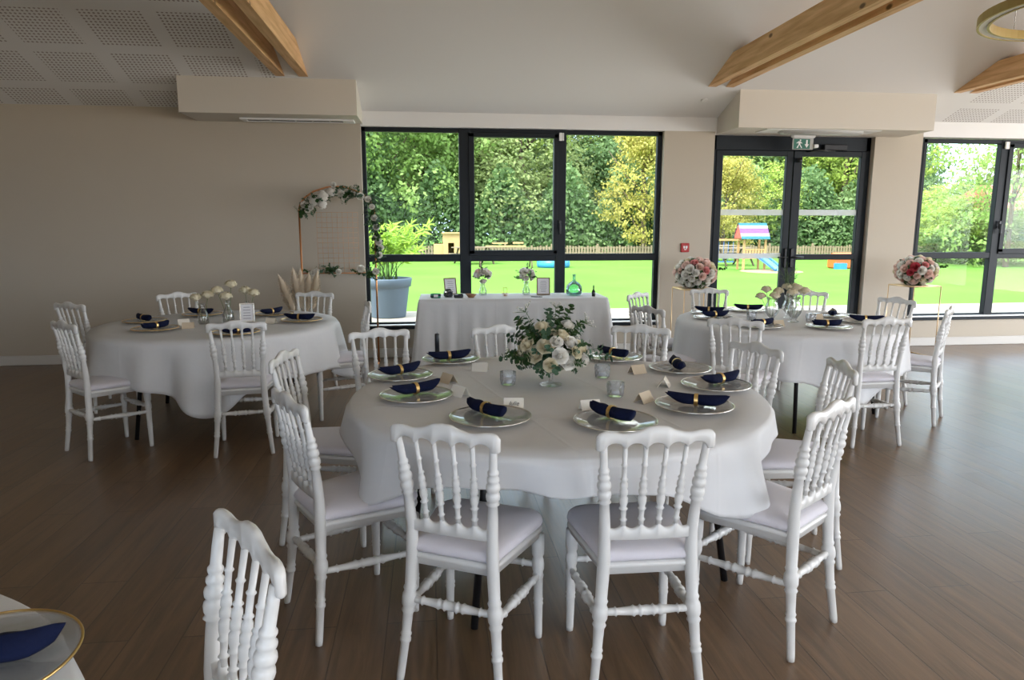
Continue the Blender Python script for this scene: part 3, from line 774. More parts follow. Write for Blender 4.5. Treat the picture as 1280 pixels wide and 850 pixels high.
setting(-2.30, 5.84, (-2.42, 5.98), (-2.22, 5.78), 0, 'at the left end of the left table', 1, L_)
setting(-2.05, 5.38, (-2.12, 5.28), (-1.98, 5.50), 0, 'at the near left of the left table', 1, L_)
setting(-1.98, 6.25, (-2.12, 6.32), (-1.88, 6.22), 1, 'at the back of the left table behind the cream flowers', 1, L_)
setting(-1.36, 6.20, (-1.45, 6.10), (-1.32, 6.30), 1, 'at the back right of the left table', 1, L_)
setting(-1.05, 5.76, (-1.22, 5.80), (-.92, 5.74), 1, 'at the right end of the left table', 1, L_)
setting(-1.40, 5.12, (-1.42, 5.05), (-1.33, 5.10), 0, 'at the front of the left table behind a chair', 1, L_)
G_ = 'right table'
setting(2.46, 5.82, (2.34, 5.92), (2.60, 5.78), 1, 'at the back left of the right table', 0, G_)
setting(2.36, 5.50, (2.26, 5.52), (2.52, 5.56), 1, 'at the left rim of the right table', 0, G_)
setting(2.88, 5.98, (2.78, 6.04), (3.02, 5.94), 1, 'at the back of the right table before the door', 0, G_)
setting(2.52, 4.98, (2.50, 5.02), (2.66, 5.08), 0, 'near left of the right table by a chair back', 0, G_)
setting(3.02, 4.88, (2.94, 4.92), (3.10, 4.90), 0, 'at the front of the right table', 0, G_)
setting(3.42, 5.52, (3.38, 5.42), (3.50, 5.62), 0, 'at the back right of the right table', 0, G_)
setting(3.46, 5.14, (3.34, 5.18), (3.62, 5.06), 1, 'at the right rim of the right table', 0, G_)
setting(-.80, 1.19, (-.92, 1.16), (-.66, 1.22), 1, 'on the bottom left corner table', 1, 'corner table')

# name cards
def make_card(mat):
    o = MB(); h, w_, d_ = .045, .085, .028
    o.add([(-w_/2, -d_, 0), (w_/2, -d_, 0), (w_/2, 0, h), (-w_/2, 0, h), (w_/2, d_, 0), (-w_/2, d_, 0),
           (-w_/2, -d_+.0015, 0), (w_/2, -d_+.0015, 0), (w_/2, 0, h-.0015), (-w_/2, 0, h-.0015), (w_/2, d_-.0015, 0), (-w_/2, d_-.0015, 0)],
          [(0, 1, 2, 3), (3, 2, 4, 5), (9, 8, 7, 6), (11, 10, 8, 9), (0, 6, 7, 1), (5, 4, 10, 11), (1, 7, 8, 2), (2, 8, 10, 4), (3, 9, 6, 0), (5, 11, 9, 3)], 0, False)
    return o.build('name_card', mat)
card = make_card('card'); kraft = make_card('kraft')
def pcard(o, x, y, a, lb, grp):
    if o.name not in used: used.add(o.name); c = o
    else: c = o.copy(); COL.objects.link(c)
    c.location = (x, y, TZ); c.rotation_euler = (0, 0, R_(a)); tag(c, lb, 'name card', grp); return c
g1 = 'name cards on the central table'
c0 = pcard(card, .345, 2.83, -8, 'cream folded name card reading Julie behind the front left plate', g1)
fc = bpy.data.curves.new('card_lettering', 'FONT'); fc.body = 'Julie'; fc.size = .026; fc.align_x = 'CENTER'; fc.align_y = 'CENTER'; fc.extrude = .0003; fc.shear = .35
ft = bpy.data.objects.new('card_lettering', fc); COL.objects.link(ft); fc.materials.append(M['ink'])
bpy.context.view_layer.update(); tm = bpy.data.meshes.new_from_object(ft.evaluated_get(bpy.context.evaluated_depsgraph_get())); bpy.data.objects.remove(ft)
ft = bpy.data.objects.new('card_lettering', tm); COL.objects.link(ft)
ft.parent = c0; ft.location = (0, -.0155, .0235); ft.rotation_euler = (math.atan2(.045, .028), 0, 0)
pcard(card, .125, 3.08, -50, 'cream folded name card beside the nearer left plate of the central table', g1)
pcard(kraft, .08, 3.36, -55, 'tan folded name card beside the farther left plate of the central table', g1)
pcard(card, .26, 3.62, -15, 'cream folded name card lying near the black candle plate', g1)
pcard(kraft, 1.08, 3.46, 20, 'tan folded name card beside the back right plate of the central table', g1)
pcard(card, 1.12, 3.15, 65, 'cream folded name card right of the cut glass tumblers', g1)
pcard(kraft, .93, 2.87, 40, 'tan folded name card behind the nearer right plate of the central table', g1)
pcard(card, .66, 2.76, 5, 'cream folded name card behind the front right plate of the central table', g1)
g2 = 'name cards on the left table'
pcard(card, -1.94, 5.66, 30, 'white folded name card near the left end of the left table', g2)
pcard(kraft, -1.84, 5.46, 10, 'tan folded name card left of the glass bottles on the left table', g2)
pcard(card, -1.27, 5.66, -20, 'white folded name card right of the small frame on the left table', g2)
g3 = 'name cards on the right table'
pcard(kraft, 2.70, 5.05, 0, 'tan folded name card in front of the glass vases on the right table', g3)
pcard(kraft, 3.22, 5.38, -5, 'tan folded name card right of the glass vases on the right table', g3)

# cut glass tumblers
def make_tumbler():
    t = thing('cut_glass_tumbler', None, 'glass'); m = MB(); n = 24; lp = []
    rows = [(.030, 0), (.034, .004), (.036, .018), (.038, .032), (.039, .046), (.040, .054), (.040, .066)]
    for k, (r, z) in enumerate(rows):
        lp.append([((r+(.0022 if (i+k) % 2 and 0 < k < 5 else 0))*cos(2*pi*i/n), (r+(.0022 if (i+k) % 2 and 0 < k < 5 else 0))*sin(2*pi*i/n), z) for i in range(n)])
    for r, z in ((.0375, .066), (.0365, .050), (.034, .012), (.0001, .010)):
        lp.append([(r*cos(2*pi*i/n), r*sin(2*pi*i/n), z) for i in range(n)])
    m.loops(lp, sm=False); m.build('cup', 'crystal', t)
    m = MB(); m.lathe([(0, .011), (.018, .011), (.018, .026), (0, .027)], n=14); m.build('tealight', 'white_card', t)
    return t
tum = make_tumbler()
for x, y, lb in ((.37, 3.27, 'cut glass tumbler left of the central bouquet'), (.87, 3.38, 'cut glass tumbler right of the central bouquet, farther one'), (.83, 2.98, 'cut glass tumbler right of the central bouquet, nearer one'),
                 (2.66, 5.42, 'cut glass tumbler left of the vases on the right table'), (3.08, 5.24, 'cut glass tumbler right of the vases on the right table')):
    place(tum, (x, y, TZ), 0, lb, 'cut glass tumblers')
# black candle
g = thing('taper_candle', 'slim black candle behind the far left plate of the central table', 'candle', (.035, 3.985, TZ))
b = MB(); b.lathe([(0, 0), (.020, 0), (.020, .006), (.016, .010), (.016, .02), (0, .02)], n=16); b.build('holder', 'black_metal', g)
b = MB(); b.lathe([(0, .012), (.0135, .012), (.0130, .145), (.010, .150), (0, .151)], n=16); b.tube([(0, 0, .15), (.001, 0, .158)], .001, 6); b.build('wax_stick', 'wax', g)

# ------------------------------------------------------------------ flowers
def rose_mesh(name, mat, seed=0, layers=((.20, 3, 1.1), (.36, 4, 1.05), (.54, 5, .95), (.74, 6, .8), (.90, 6, .6), (1.04, 7, .4))):
    """unit rose, radius about 1, opening towards +Z"""
    r_ = random.Random(seed); m = MB()
    m.lathe([(0, -.5), (.3, -.45), (.45, -.15), (.25, .25), (.08, .42), (0, .40)], n=10)
    for (r, n, cup) in layers:
        a0 = r_.uniform(0, 6)
        for k in range(n):
            a = a0+2*pi*k/n; wd = 2*pi/n*.72; G = 5; vs = []
            for i in range(G):
                v = i/(G-1)
                for j in range(G):
                    u = j/(G-1)*2-1
                    rr = r*(.35+.65*v**.7)+.10*v*v*(1-cup)+.08*(u*u)*v
                    zz = -.45+(.55+.45*cup)*v*(1-.18*u*u)-(.35*(1-cup)*v**3)+(.5-r*.5)*.25*v
                    aa = a+u*wd*(.55+.45*sin(pi*min(1, v+.25)/1.25))
                    vs.append((rr*cos(aa), rr*sin(aa), zz+.03*r_.random()*v))
            fs = [(i*G+j, i*G+j+1, (i+1)*G+j+1, (i+1)*G+j) for i in range(G-1) for j in range(G-1)]
            m.add(vs, fs)
    me_o = m.build(name, mat); me = me_o.data; bpy.data.objects.remove(me_o); return me
def carn_mesh(name, mat, seed=0):
    """ruffled domed bloom"""
    r_ = random.Random(seed); m = MB()
    m.lathe([(0, -.5), (.25, -.35), (.78, .0), (.74, .28), (.45, .55), (0, .62)], n=14)
    for k in range(70):
        th = r_.uniform(0, 6.28); ph = math.acos(r_.uniform(.0, 1)); c = Vector((sin(ph)*cos(th)*.85, sin(ph)*sin(th)*.85, cos(ph)*.72)); s = r_.uniform(.16, .26)
        nrm = (c+Vector((0, 0, .3))).normalized(); t1 = nrm.orthogonal().normalized(); t2 = nrm.cross(t1); rot = r_.uniform(0, 6)
        e1 = t1*cos(rot)+t2*sin(rot); e2 = nrm.cross(e1)
        m.add([c-e1*s-nrm*.05, c-e1*s*.3+e2*s+nrm*.10, c+e1*s+nrm*.02, c+e1*s*.2-e2*s*.8+nrm*.10], [(0, 3, 2, 1)], 0, True)
    o = m.build(name, mat); me = o.data; bpy.data.objects.remove(o); return me
RO = {k: rose_mesh('rose', 'rose_'+k, i) for i, k in enumerate(('cream', 'white', 'pink', 'blush', 'red'))}
CARN = carn_mesh('carnation', 'rose_cream', 4); CARNW = carn_mesh('hydrangea', 'rose_white', 5)
def inst(me, name, parent, loc, nrm, s, spin=0.):
    o = bpy.data.objects.new(name, me); COL.objects.link(o); o.parent = parent
    q = Vector(nrm).normalized().to_track_quat('Z', 'Y'); o.rotation_mode = 'QUATERNION'
    from mathutils import Quaternion
    o.rotation_quaternion = q @ Quaternion((0, 0, 1), spin); o.location = loc
    o.scale = s if hasattr(s, '__len__') else (s, s, s); return o
def sprig_mesh(name, mat, L, n, leaf, seed, round_=True, droop=.2, pairs=True):
    """stem along +Z with leaves in pairs"""
    r_ = random.Random(seed); m = MB(); pts = []
    bx, by = r_.uniform(-1, 1), r_.uniform(-1, 1)
    for i in range(8):
        u = i/7; pts.append((bx*droop*L*u*u, by*droop*L*u*u, L*u))
    m.tube(pts, [.0016*(1-.5*i/7) for i in range(8)], 5)
    for i in range(n):
        u = .15+.85*i/(n-1); c = Vector((bx*droop*L*u*u, by*droop*L*u*u, L*u)); a = r_.uniform(0, 6.28)
        for sgn in ((0, pi) if pairs else (0,)):
            aa = a+sgn; d = Vector((cos(aa), sin(aa), r_.uniform(.1, .8))).normalized(); s = leaf*r_.uniform(.75, 1.15)*(1-.35*u)
            w_ = d.cross(Vector((0, 0, 1))).normalized(); up = w_.cross(d); k = .48 if round_ else .2
            p0 = c; vs = [p0, p0+d*s*.35+w_*s*k+up*s*.06, p0+d*s*.75+w_*s*k*.85+up*s*.05, p0+d*s, p0+d*s*.75-w_*s*k*.85+up*s*.05, p0+d*s*.35-w_*s*k+up*s*.06, p0+d*s*.5]
            m.add(vs, [(0, 1, 6), (1, 2, 6), (2, 3, 6), (3, 4, 6), (4, 5, 6), (5, 0, 6)], 1, True)
    o = m.build(name, ['stem', mat]); me = o.data; bpy.data.objects.remove(o); return me
EU = [sprig_mesh('eucalyptus_sprig', 'euca', .17, 9, .036, s) for s in (1, 2)]
EU += [sprig_mesh('leafy_sprig', 'darkleaf', .15, 12, .034, s, s == 3) for s in (3, 4)]
def filler_mesh(seed):
    r_ = random.Random(seed); m = MB()
    m.tube([(0, 0, 0), (.004, 0, .08), (0, .004, .15)], .0012, 5)
    for k in range(16):
        a = r_.uniform(0, 6.28); rr = r_.uniform(.005, .04); p = (rr*cos(a), rr*sin(a), .165+r_.uniform(-.006, .012))
        m.tube([(0, 0, .145), p], .0006, 4); m.lathe([(0, -.002), (.0035, 0), (.003, .003), (0, .004)], p, 6, mi=1)
    o = m.build('lace_flower', ['stem', 'rose_white']); me = o.data; bpy.data.objects.remove(o); return me
FIL = filler_mesh(1)

# central bouquet in a footed glass vase
bx, by = .58, 3.25
g = thing('footed_glass_vase', 'clear footed glass vase holding the bouquet on the central table', 'vase', (bx, by, TZ))
b = MB(); b.lathe([(0, 0), (.055, 0), (.055, .004), (.02, .010), (.010, .02), (.010, .05), (.03, .062), (.075, .085), (.085, .11), (.082, .11), (.07, .088), (.028, .066), (0, .06)], n=32)
b.build('body', 'tableglass', g)
g = thing('bouquet', 'large cream rose and eucalyptus centrepiece on the central table', 'flower arrangement', (bx, by, TZ+.07))
b = MB(); b.lathe([(0, 0), (.055, .01), (.074, .03), (.07, .07), (.03, .11), (0, .115)], n=20); b.build('floral_foam', 'darkleaf', g)
rb = random.Random(21)
RP = [(-.085, -.07, .10, 1.15, 'cream'), (-.045, -.10, .145, 1.1, 'cream'), (.015, -.12, .10, 1.0, 'white'), (.055, -.09, .07, 1.15, 'white'), (.07, -.07, .15, 1.1, 'white'), (.03, -.06, .185, 1.05, 'cream'),
      (-.03, -.04, .20, 1.0, 'cream'), (.12, -.04, .12, 1.1, 'cream'), (-.13, -.02, .09, 1.1, 'cream'), (-.09, -.01, .17, 1.0, 'cream'), (.10, .01, .18, .95, 'white'), (.15, .02, .09, .9, 'white'), (-.12, .06, .12, 1., 'cream'), (0, .09, .17, 1., 'cream'), (.09, .09, .12, 1., 'white'), (0, .02, .22, .9, 'white'), (-.03, -.13, .06, .85, 'cream'), (-.06, -.07, .235, .8, 'cream'), (.06, -.05, .235, .85, 'white'), (-.12, -.07, .15, .95, 'cream'), (.0, -.11, .165, .8, 'white'), (.13, -.08, .07, .8, 'white'), (.09, -.10, .11, .8, 'cream')]
for (x, y, z, s, k) in RP:
    inst(RO[k], 'rose', g, (x*1.10, y*1.18-.008, z), (x, y-.02, z-.04), .037*s, rb.uniform(0, 6))
for i in range(84):
    th = rb.uniform(0, 6.28); el = rb.uniform(-.55, 1.3); d = Vector((cos(th)*cos(el), sin(th)*cos(el), sin(el)))
    inst(EU[rb.choice((0, 0, 1, 2, 3, 3))], 'leafy_sprig', g, d*.055+Vector((0, 0, .075)), d, rb.uniform(.7, 1.12)*(1 if el > -.2 else .75), rb.uniform(0, 6))
for d, s in (((-.45, -.1, .75), 1.25), ((.55, -.1, .55), 1.1), ((-.75, -.2, .1), 1.), ((.1, 0, 1), 1.0)):
    inst(FIL, 'lace_flower', g, Vector(d)*.09+Vector((0, 0, .07)), d, s)
for d, s in (((.95, -.25, -.10), 1.35), ((-.9, -.3, -.10), 1.15), ((.35, -.1, .9), 1.35), ((.18, 0, .95), 1.2), ((-.6, 0, .6), 1.3)):
    inst(EU[0 if d[2] < 0 else 2], 'leafy_sprig', g, Vector(d)*.05+Vector((0, 0, .08)), d, s)

# bottles with cream blooms on the left table; flared vases on the right table
def bottle_vase(label, loc, s=1., group=None):
    g = thing('glass_bottle_vase', label, 'vase', loc, 0, group); b = MB()
    pr = [(0, 0), (.030, 0), (.034, .006), (.033, .05), (.024, .075), (.013, .095), (.013, .125), (.017, .130), (.015, .130), (.011, .124), (.011, .095), (.022, .073), (.030, .05), (.031, .008), (0, .005)]
    b.lathe([(r*s, z*s) for r, z in pr], n=24); b.build('body', 'tableglass', g)
def bloom(label, base, top, s, group, me=None):
    g = thing('cream_flower', label, 'flower', base, 0, group); d = Vector(top)-Vector(base)
    b = MB(); b.tube([(0, 0, .004), d*.5+Vector((.004, 0, .004)), d], .0018, 6); b.build('stem', 'stem', g)
    inst(me or CARN, 'bloom', g, d, (d.x*.5, d.y*.5-.02, .9), s, rnd.uniform(0, 6))
vg = 'glass bottles on the left table'
for lb, x, y, s in (('clear glass bottle vase, leftmost on the left table', -1.80, 5.70, 1.25), ('clear glass bottle vase in the middle of the left table', -1.62, 5.74, 1.35), ('clear glass bottle vase behind the small frame on the left table', -1.52, 5.95, 1.2)):
    bottle_vase(lb, (x, y, TZ), s, vg)
bg = 'cream flowers on the left table'
for lb, bs, tp in (('cream bloom leaning left in the leftmost bottle of the left table', (-1.803, 5.70), (-1.845, 5.69, .205)), ('cream bloom leaning right in the leftmost bottle of the left table', (-1.797, 5.70), (-1.755, 5.70, .225)),
                   ('cream bloom at the upper left of the middle bottle on the left table', (-1.625, 5.742), (-1.70, 5.76, .255)), ('tallest cream bloom, in the middle bottle on the left table', (-1.62, 5.745), (-1.60, 5.80, .30)),
                   ('cream bloom low in front of the middle bottle on the left table', (-1.618, 5.735), (-1.61, 5.68, .215)), ('cream bloom leaning left behind the small frame on the left table', (-1.523, 5.95), (-1.535, 5.96, .235)), ('cream bloom leaning right behind the small frame on the left table', (-1.517, 5.95), (-1.46, 5.93, .215))):
    bloom(lb, (bs[0], bs[1], TZ+.008), (tp[0], tp[1], TZ+tp[2]), .052, bg)
# small printed frame on the left table
def photo_frame(label, loc, rz, w_, h_, tilt, mat, lines=5):
    g = thing('picture_frame', label, 'picture frame', loc, rz); T = Matrix.Rotation(-tilt, 4, 'X')
    b = MB(); e = .012
    for a, c in (((-w_/2, -.008, 0), (w_/2, .006, e)), ((-w_/2, -.008, h_-e), (w_/2, .006, h_)), ((-w_/2, -.008, e), (-w_/2+e, .006, h_-e)), ((w_/2-e, -.008, e), (w_/2, .006, h_-e))): b.bbox(a, c, .003, mat=T)
    b.build('border', mat, g)
    b = MB(); b.box((-w_/2+e*.8, -.003, e*.8), (w_/2-e*.8, .002, h_-e*.8), mat=T); sh_ = b.build('sheet', 'paper', g)
    b = MB(); r_ = random.Random(3)
    for k in range(lines):
        z = h_*(.78-.58*k/max(1, lines-1)); wl = w_*r_.uniform(.18, .30)
        b.box((-wl, -.0042, z-.003), (wl, -.0034, z+.002), mat=T)
    b.build('printed_lines', 'print', sh_)
    b = MB(); b.add([tuple(T @ Vector(v)) for v in ((-.02, .006, h_*.8), (.02, .006, h_*.8))]+[(.02, .07+h_*tilt*.5, 0), (-.02, .07+h_*tilt*.5, 0)], [(0, 1, 2, 3)], 0, False)
    o = b.build('stand', mat, g); so = o.modifiers.new('t', 'SOLIDIFY'); so.thickness = .003
photo_frame('small white-edged frame with a printed sheet on the left table', (-1.48, 5.76, TZ), R_(12), .115, .155, .22, 'silver')
def flared(label, loc, s=1.):
    g = thing('flared_glass_vase', label, 'vase', loc, 0, 'flared glass vases on the right table'); b = MB()
    pr = [(0, 0), (.040, 0), (.042, .006), (.020, .016), (.030, .035), (.055, .075), (.058, .10), (.045, .14), (.036, .165), (.048, .195), (.046, .195), (.034, .165), (.042, .14), (.055, .10), (.052, .076), (.026, .036), (0, .02)]
    b.lathe([(r*s, z*s) for r, z in pr], n=28); b.build('body', 'tableglass', g)
for lb, x, y, s in (('clear flared glass vase, left one on the right table', 2.78, 5.32, 1.0), ('clear flared glass vase, front middle on the right table', 2.93, 5.24, 1.05), ('clear flared glass vase, back right on the right table', 3.02, 5.48, 1.0)):
    flared(lb, (x, y, TZ), s)
fg = 'cream flowers in the vases on the right table'
k = 0
for (bxx, byy, tops) in ((2.78, 5.32, ((-.10, 0, .20), (-.03, .05, .25), (-.01, -.06, .21), (.05, 0, .24))), (2.93, 5.24, ((-.04, -.03, .24), (.03, .02, .27), (.07, -.02, .25))), (3.02, 5.48, ((-.02, .02, .26), (.04, .02, .26), (.09, -.02, .23)))):
    for tp in tops:
        bloom(('cream flat-headed bloom in the left vase on the right table', 'cream flat-headed bloom in the front middle vase on the right table', 'cream flat-headed bloom in the back right vase on the right table')[(2.78, 2.93, 3.02).index(bxx)],
              (bxx+tp[0]*.15, byy+tp[1]*.15, TZ+.03), (bxx+tp[0], byy+tp[1], TZ+tp[2]), .047, fg)
g = thing('wispy_foliage', 'tall airy green sprig rising from the vases on the right table', 'foliage', (3.02, 5.49, TZ+.03), 0)
b = MB(); r_ = random.Random(9)
for i in range(7):
    a = r_.uniform(0, 6.28); tx, ty = .07*cos(a), .05*sin(a); h_ = r_.uniform(.30, .43)
    b.tube([(0, 0, 0), (tx*.3, ty*.3, h_*.6), (tx, ty, h_)], .001, 5)
    for j in range(26):
        u = r_.uniform(.6, 1.); c = Vector((tx*u*u, ty*u*u, h_*u)); d_ = Vector((r_.uniform(-1, 1), r_.uniform(-1, 1), r_.uniform(0, 1))).normalized()*.028
        b.tube([c, c+d_], .0007, 4); b.lathe([(0, -.002), (.003, 0), (0, .003)], tuple(c+d_), 5)
b.build('sprays', 'stem', g)

# ------------------------------------------------------------------ pink flower balls on gold stands
def flower_stand(x, y, lbs, lbf, rz):
    H = .84; g = thing('gold_flower_stand', lbs, 'flower stand', (x, y, 0), rz, 'gold wire flower stands'); w_ = .19
    for sx in (-1, 1):
        for sy in (-1, 1):
            MB().tube([(sx*w_, sy*w_, 0), (sx*w_, sy*w_, H)], .006, 8).build('leg', 'gold_thin', g)
    for z, nm in ((.006, 'base_ring'), (H, 'top_ring')):
        MB().tube([(-w_, -w_, z), (w_, -w_, z), (w_, w_, z), (-w_, w_, z), (-w_, -w_, z)], .006, 8).build(nm, 'gold_thin', g)
    MB().bbox((-w_, -w_, H+.004), (w_, w_, H+.010), .002).build('top_plate', 'gold_thin', g)
    f_ = thing('flower_ball', lbf, 'flower arrangement', (x, y, H+.012), 0, 'pink and white rose balls'); r_ = random.Random(int(x*10))
    b = MB(); b.lathe([(0, 0), (.10, .0), (.17, .08), (.19, .17), (.15, .27), (.07, .32), (0, .33)], n=24); b.build('core', 'darkleaf', f_)
    N = 62
    for i in range(N):
        zf = 1-2*(i+.5)/N; ph = i*2.39996; rr = sqrt(1-zf*zf); d_ = Vector((rr*cos(ph), rr*sin(ph), zf))
        p = Vector((d_.x*.215, d_.y*.215, .165+d_.z*.155))
        kx = r_.choices(('white', 'blush', 'pink', 'red', 'cream'), (38, 34, 10, 4, 14))[0]
        inst(RO[kx], 'rose', f_, p, d_, r_.uniform(.034, .052), r_.uniform(0, 6))
    for i in range(20):
        d_ = Vector((r_.uniform(-1, 1), r_.uniform(-1, 1), r_.uniform(-.7, 1))).normalized()
        inst(EU[2+i % 2], 'leafy_sprig', f_, Vector((d_.x*.14, d_.y*.14, .165+d_.z*.10)), d_, r_.uniform(.5, .75))
    inst(EU[2], 'leafy_sprig', f_, (.15, -.05, .20), (1, -.1, .1), 1.15)
flower_stand(2.95, 7.42, 'gold wire stand by the pillar left of the door', 'pink and white rose ball on the stand left of the door', 0)
flower_stand(5.68, 7.50, 'gold wire stand by the pillar right of the door', 'pink and white rose ball on the stand right of the door', R_(8))

# ------------------------------------------------------------------ flower arch
g = thing('flower_arch_stand', 'copper tube arch with wire grid standing at the left edge of the wide window', 'arch', (-.99, 7.78, 0))
def pole(x): MB().tube([(x, 0, .012), (x, 0, 1.70)], .010, 10).build('pole', 'copper', g)
pole(-.40); pole(.40)
AP = [(-.40, 1.70), (-.385, 1.76), (-.34, 1.83), (-.24, 1.90), (-.10, 1.945), (.0, 1.955), (.10, 1.945), (.24, 1.90), (.34, 1.83), (.385, 1.76), (.40, 1.70)]
MB().tube([(x, 0, z) for x, z in AP], .010, 10).build('top_bow', 'copper', g)
MB().tube([(-.40, 0, 1.02), (.40, 0, 1.02)], .006, 8).build('cross_bar', 'copper', g)
for s in (-1, 1):
    b = MB(); b.tube([(s*.40, -.16, .010), (s*.40, .16, .010)], .009, 8); b.build('foot', 'copper', g)
b = MB()
for i in range(9): b.tube([(-.22+.055*i, 0, 1.02), (-.22+.055*i, 0, 1.68)], .0013, 5)
for i in range(13): b.tube([(-.22, 0, 1.02+.055*i), (.22, 0, 1.02+.055*i)], .0013, 5)
b.build('wire_grid', 'copper', g)
def garland(name, label, loc, pts, nl, roses, hyd=()):
    f_ = thing(name, label, 'flower garland', loc); r_ = random.Random(len(pts)*7+nl)
    for i in range(nl):
        u = r_.random()*(len(pts)-1); k = min(int(u), len(pts)-2); t_ = u-k
        p = Vector(pts[k]).lerp(Vector(pts[k+1]), t_); d_ = Vector((r_.uniform(-1, 1), r_.uniform(-1, .5), r_.uniform(-.8, .9))).normalized()
        inst(EU[r_.choice((0, 1, 2, 3, 3))], 'leafy_sprig', f_, p-d_*.03, d_, r_.uniform(.6, 1.0), r_.uniform(0, 6))
    for (x, y, z, s) in roses: inst(RO['white'], 'rose', f_, (x, y, z), (x*.2, -.9, .35), s)
    for (x, y, z, s) in hyd: inst(CARNW, 'hydrangea', f_, (x, y, z), (0, -.9, .4), s)
ax, ay = -.99, 7.78
garland('flower_garland', 'white rose and eucalyptus garland over the top left of the copper arch', (ax, ay, 1.70),
        [(-.40, -.015, -.04), (-.30, -.02, .05), (-.2, -.02, .12), (-.02, -.02, .20), (.12, -.015, .19), (.34, -.015, .13)], 88,
        [(-.33, -.05, .06, .040), (.02, -.06, .20, .042), (.10, -.05, .13, .036), (.26, -.05, .15, .040), (.34, -.05, .12, .034), (.06, -.07, .18, .034), (-.27, -.07, .03, .036), (-.02, -.05, .27, .03), (-.30, -.06, .0, .03)],
        [(-.22, -.06, .10, .062), (-.13, -.07, .15, .066), (-.05, -.06, .19, .056), (-.14, -.08, .06, .055)])
garland('flower_garland', 'narrow white rose and leaf garland down the right pole of the copper arch', (ax, ay, 1.0),
        [(.37, -.01, .86), (.405, -.015, .7), (.41, -.015, .5), (.43, -.015, .3), (.43, -.015, .15)], 66,
        [(.42, -.05, .52, .034), (.44, -.06, .36, .036), (.46, -.05, .30, .032), (.40, -.05, .40, .030), (.44, -.06, .22, .036), (.40, -.05, .62, .034), (.38, -.05, .74, .03)])
garland('flower_garland', 'small white flower cluster in the middle of the arch cross bar', (ax, ay, 1.02), [(-.30, -.01, .0), (-.12, -.01, .02), (-.02, -.01, .05)] , 16, [(-.24, -.04, .02, .034), (-.28, -.03, .01, .028), (.0, -.05, .02, .03)])
garland('flower_garland', 'small white flower cluster at the right end of the arch cross bar', (ax, ay, 1.02), [(.22, -.01, .0), (.32, -.01, -.04), (.42, -.01, .03)] , 16, [(.24, -.05, .05, .040), (.40, -.05, .02, .036)])

# pampas grass
g = thing('floor_vase', 'cream floor vase holding pampas grass behind the left table', 'vase', (-1.32, 7.45, 0))
b = MB(); b.lathe([(0, 0), (.09, 0), (.12, .05), (.15, .2), (.14, .35), (.08, .47), (.06, .52), (.075, .55), (.065, .55), (.05, .52), (.07, .46), (0, .44)], n=28); b.build('body', 'card', g)
def plume_mesh(seed):
    r_ = random.Random(seed); m = MB(); m.tube([(0, 0, 0), (0, 0, .55), (0, 0, .95)], [.003, .0025, .001], 5)
    for i in range(1700):
        u = r_.random()**.9; z = .38+.60*u; rr = .088*sin(pi*min(1, (u*.9+.12)))**.8*(1-.3*u)*r_.uniform(.35, 1.1); a = r_.uniform(0, 6.28)
        p = Vector((0, 0, z)); d_ = Vector((cos(a)*rr, sin(a)*rr, .045+.02*r_.random())); w_ = Vector((-sin(a), cos(a), 0))*.0042
        m.add([p-w_, p+w_, p+d_*.6+w_, p+d_*.6-w_, p+d_+Vector((0, 0, .01))], [(0, 1, 2, 3), (3, 2, 4)], 0, True)
    o = m.build('plume', 'pampas'); me = o.data; bpy.data.objects.remove(o); return me
PL = [plume_mesh(1), plume_mesh(2)]
for i, (dx, dy, s, lb) in enumerate(((-.42, -.05, .78, 'beige pampas plume, leftmost and leaning left, behind the left table'), (-.16, 0, .82, 'beige pampas plume, second from left, fullest of the bunch'), (-.05, .03, .80, 'beige pampas plume in the middle of the bunch'), (.10, .0, .76, 'beige pampas plume, second from right in the bunch'), (.24, .02, .80, 'beige pampas plume, rightmost and leaning right, behind the chair back'))):
    g = thing('pampas_plume', lb, 'dried grass', (-1.32+dx*.06, 7.45+dy*.06, .40), 0, 'pampas plumes behind the left table')
    inst(PL[i % 2], 'plume', g, (0, 0, 0), (dx, dy, 1.2), (s*1.35, s*1.35, s*.84))

# ------------------------------------------------------------------ long table
LT = thing('long_table', 'long table under the floor-length white cloth before the wide window', 'table', (.92, 7.72, 0), R_(-1.5))
b = MB(); b.bbox((-1.01, -.30, .72), (1.01, .30, .748), .006); b.build('tabletop', 'wood_top', LT)
for sx in (-1, 1):
    for sy in (-1, 1): MB().tube([(sx*.85, sy*.24, 0), (sx*.85, sy*.24, .72)], .014, 10).build('leg', 'black_metal', LT)
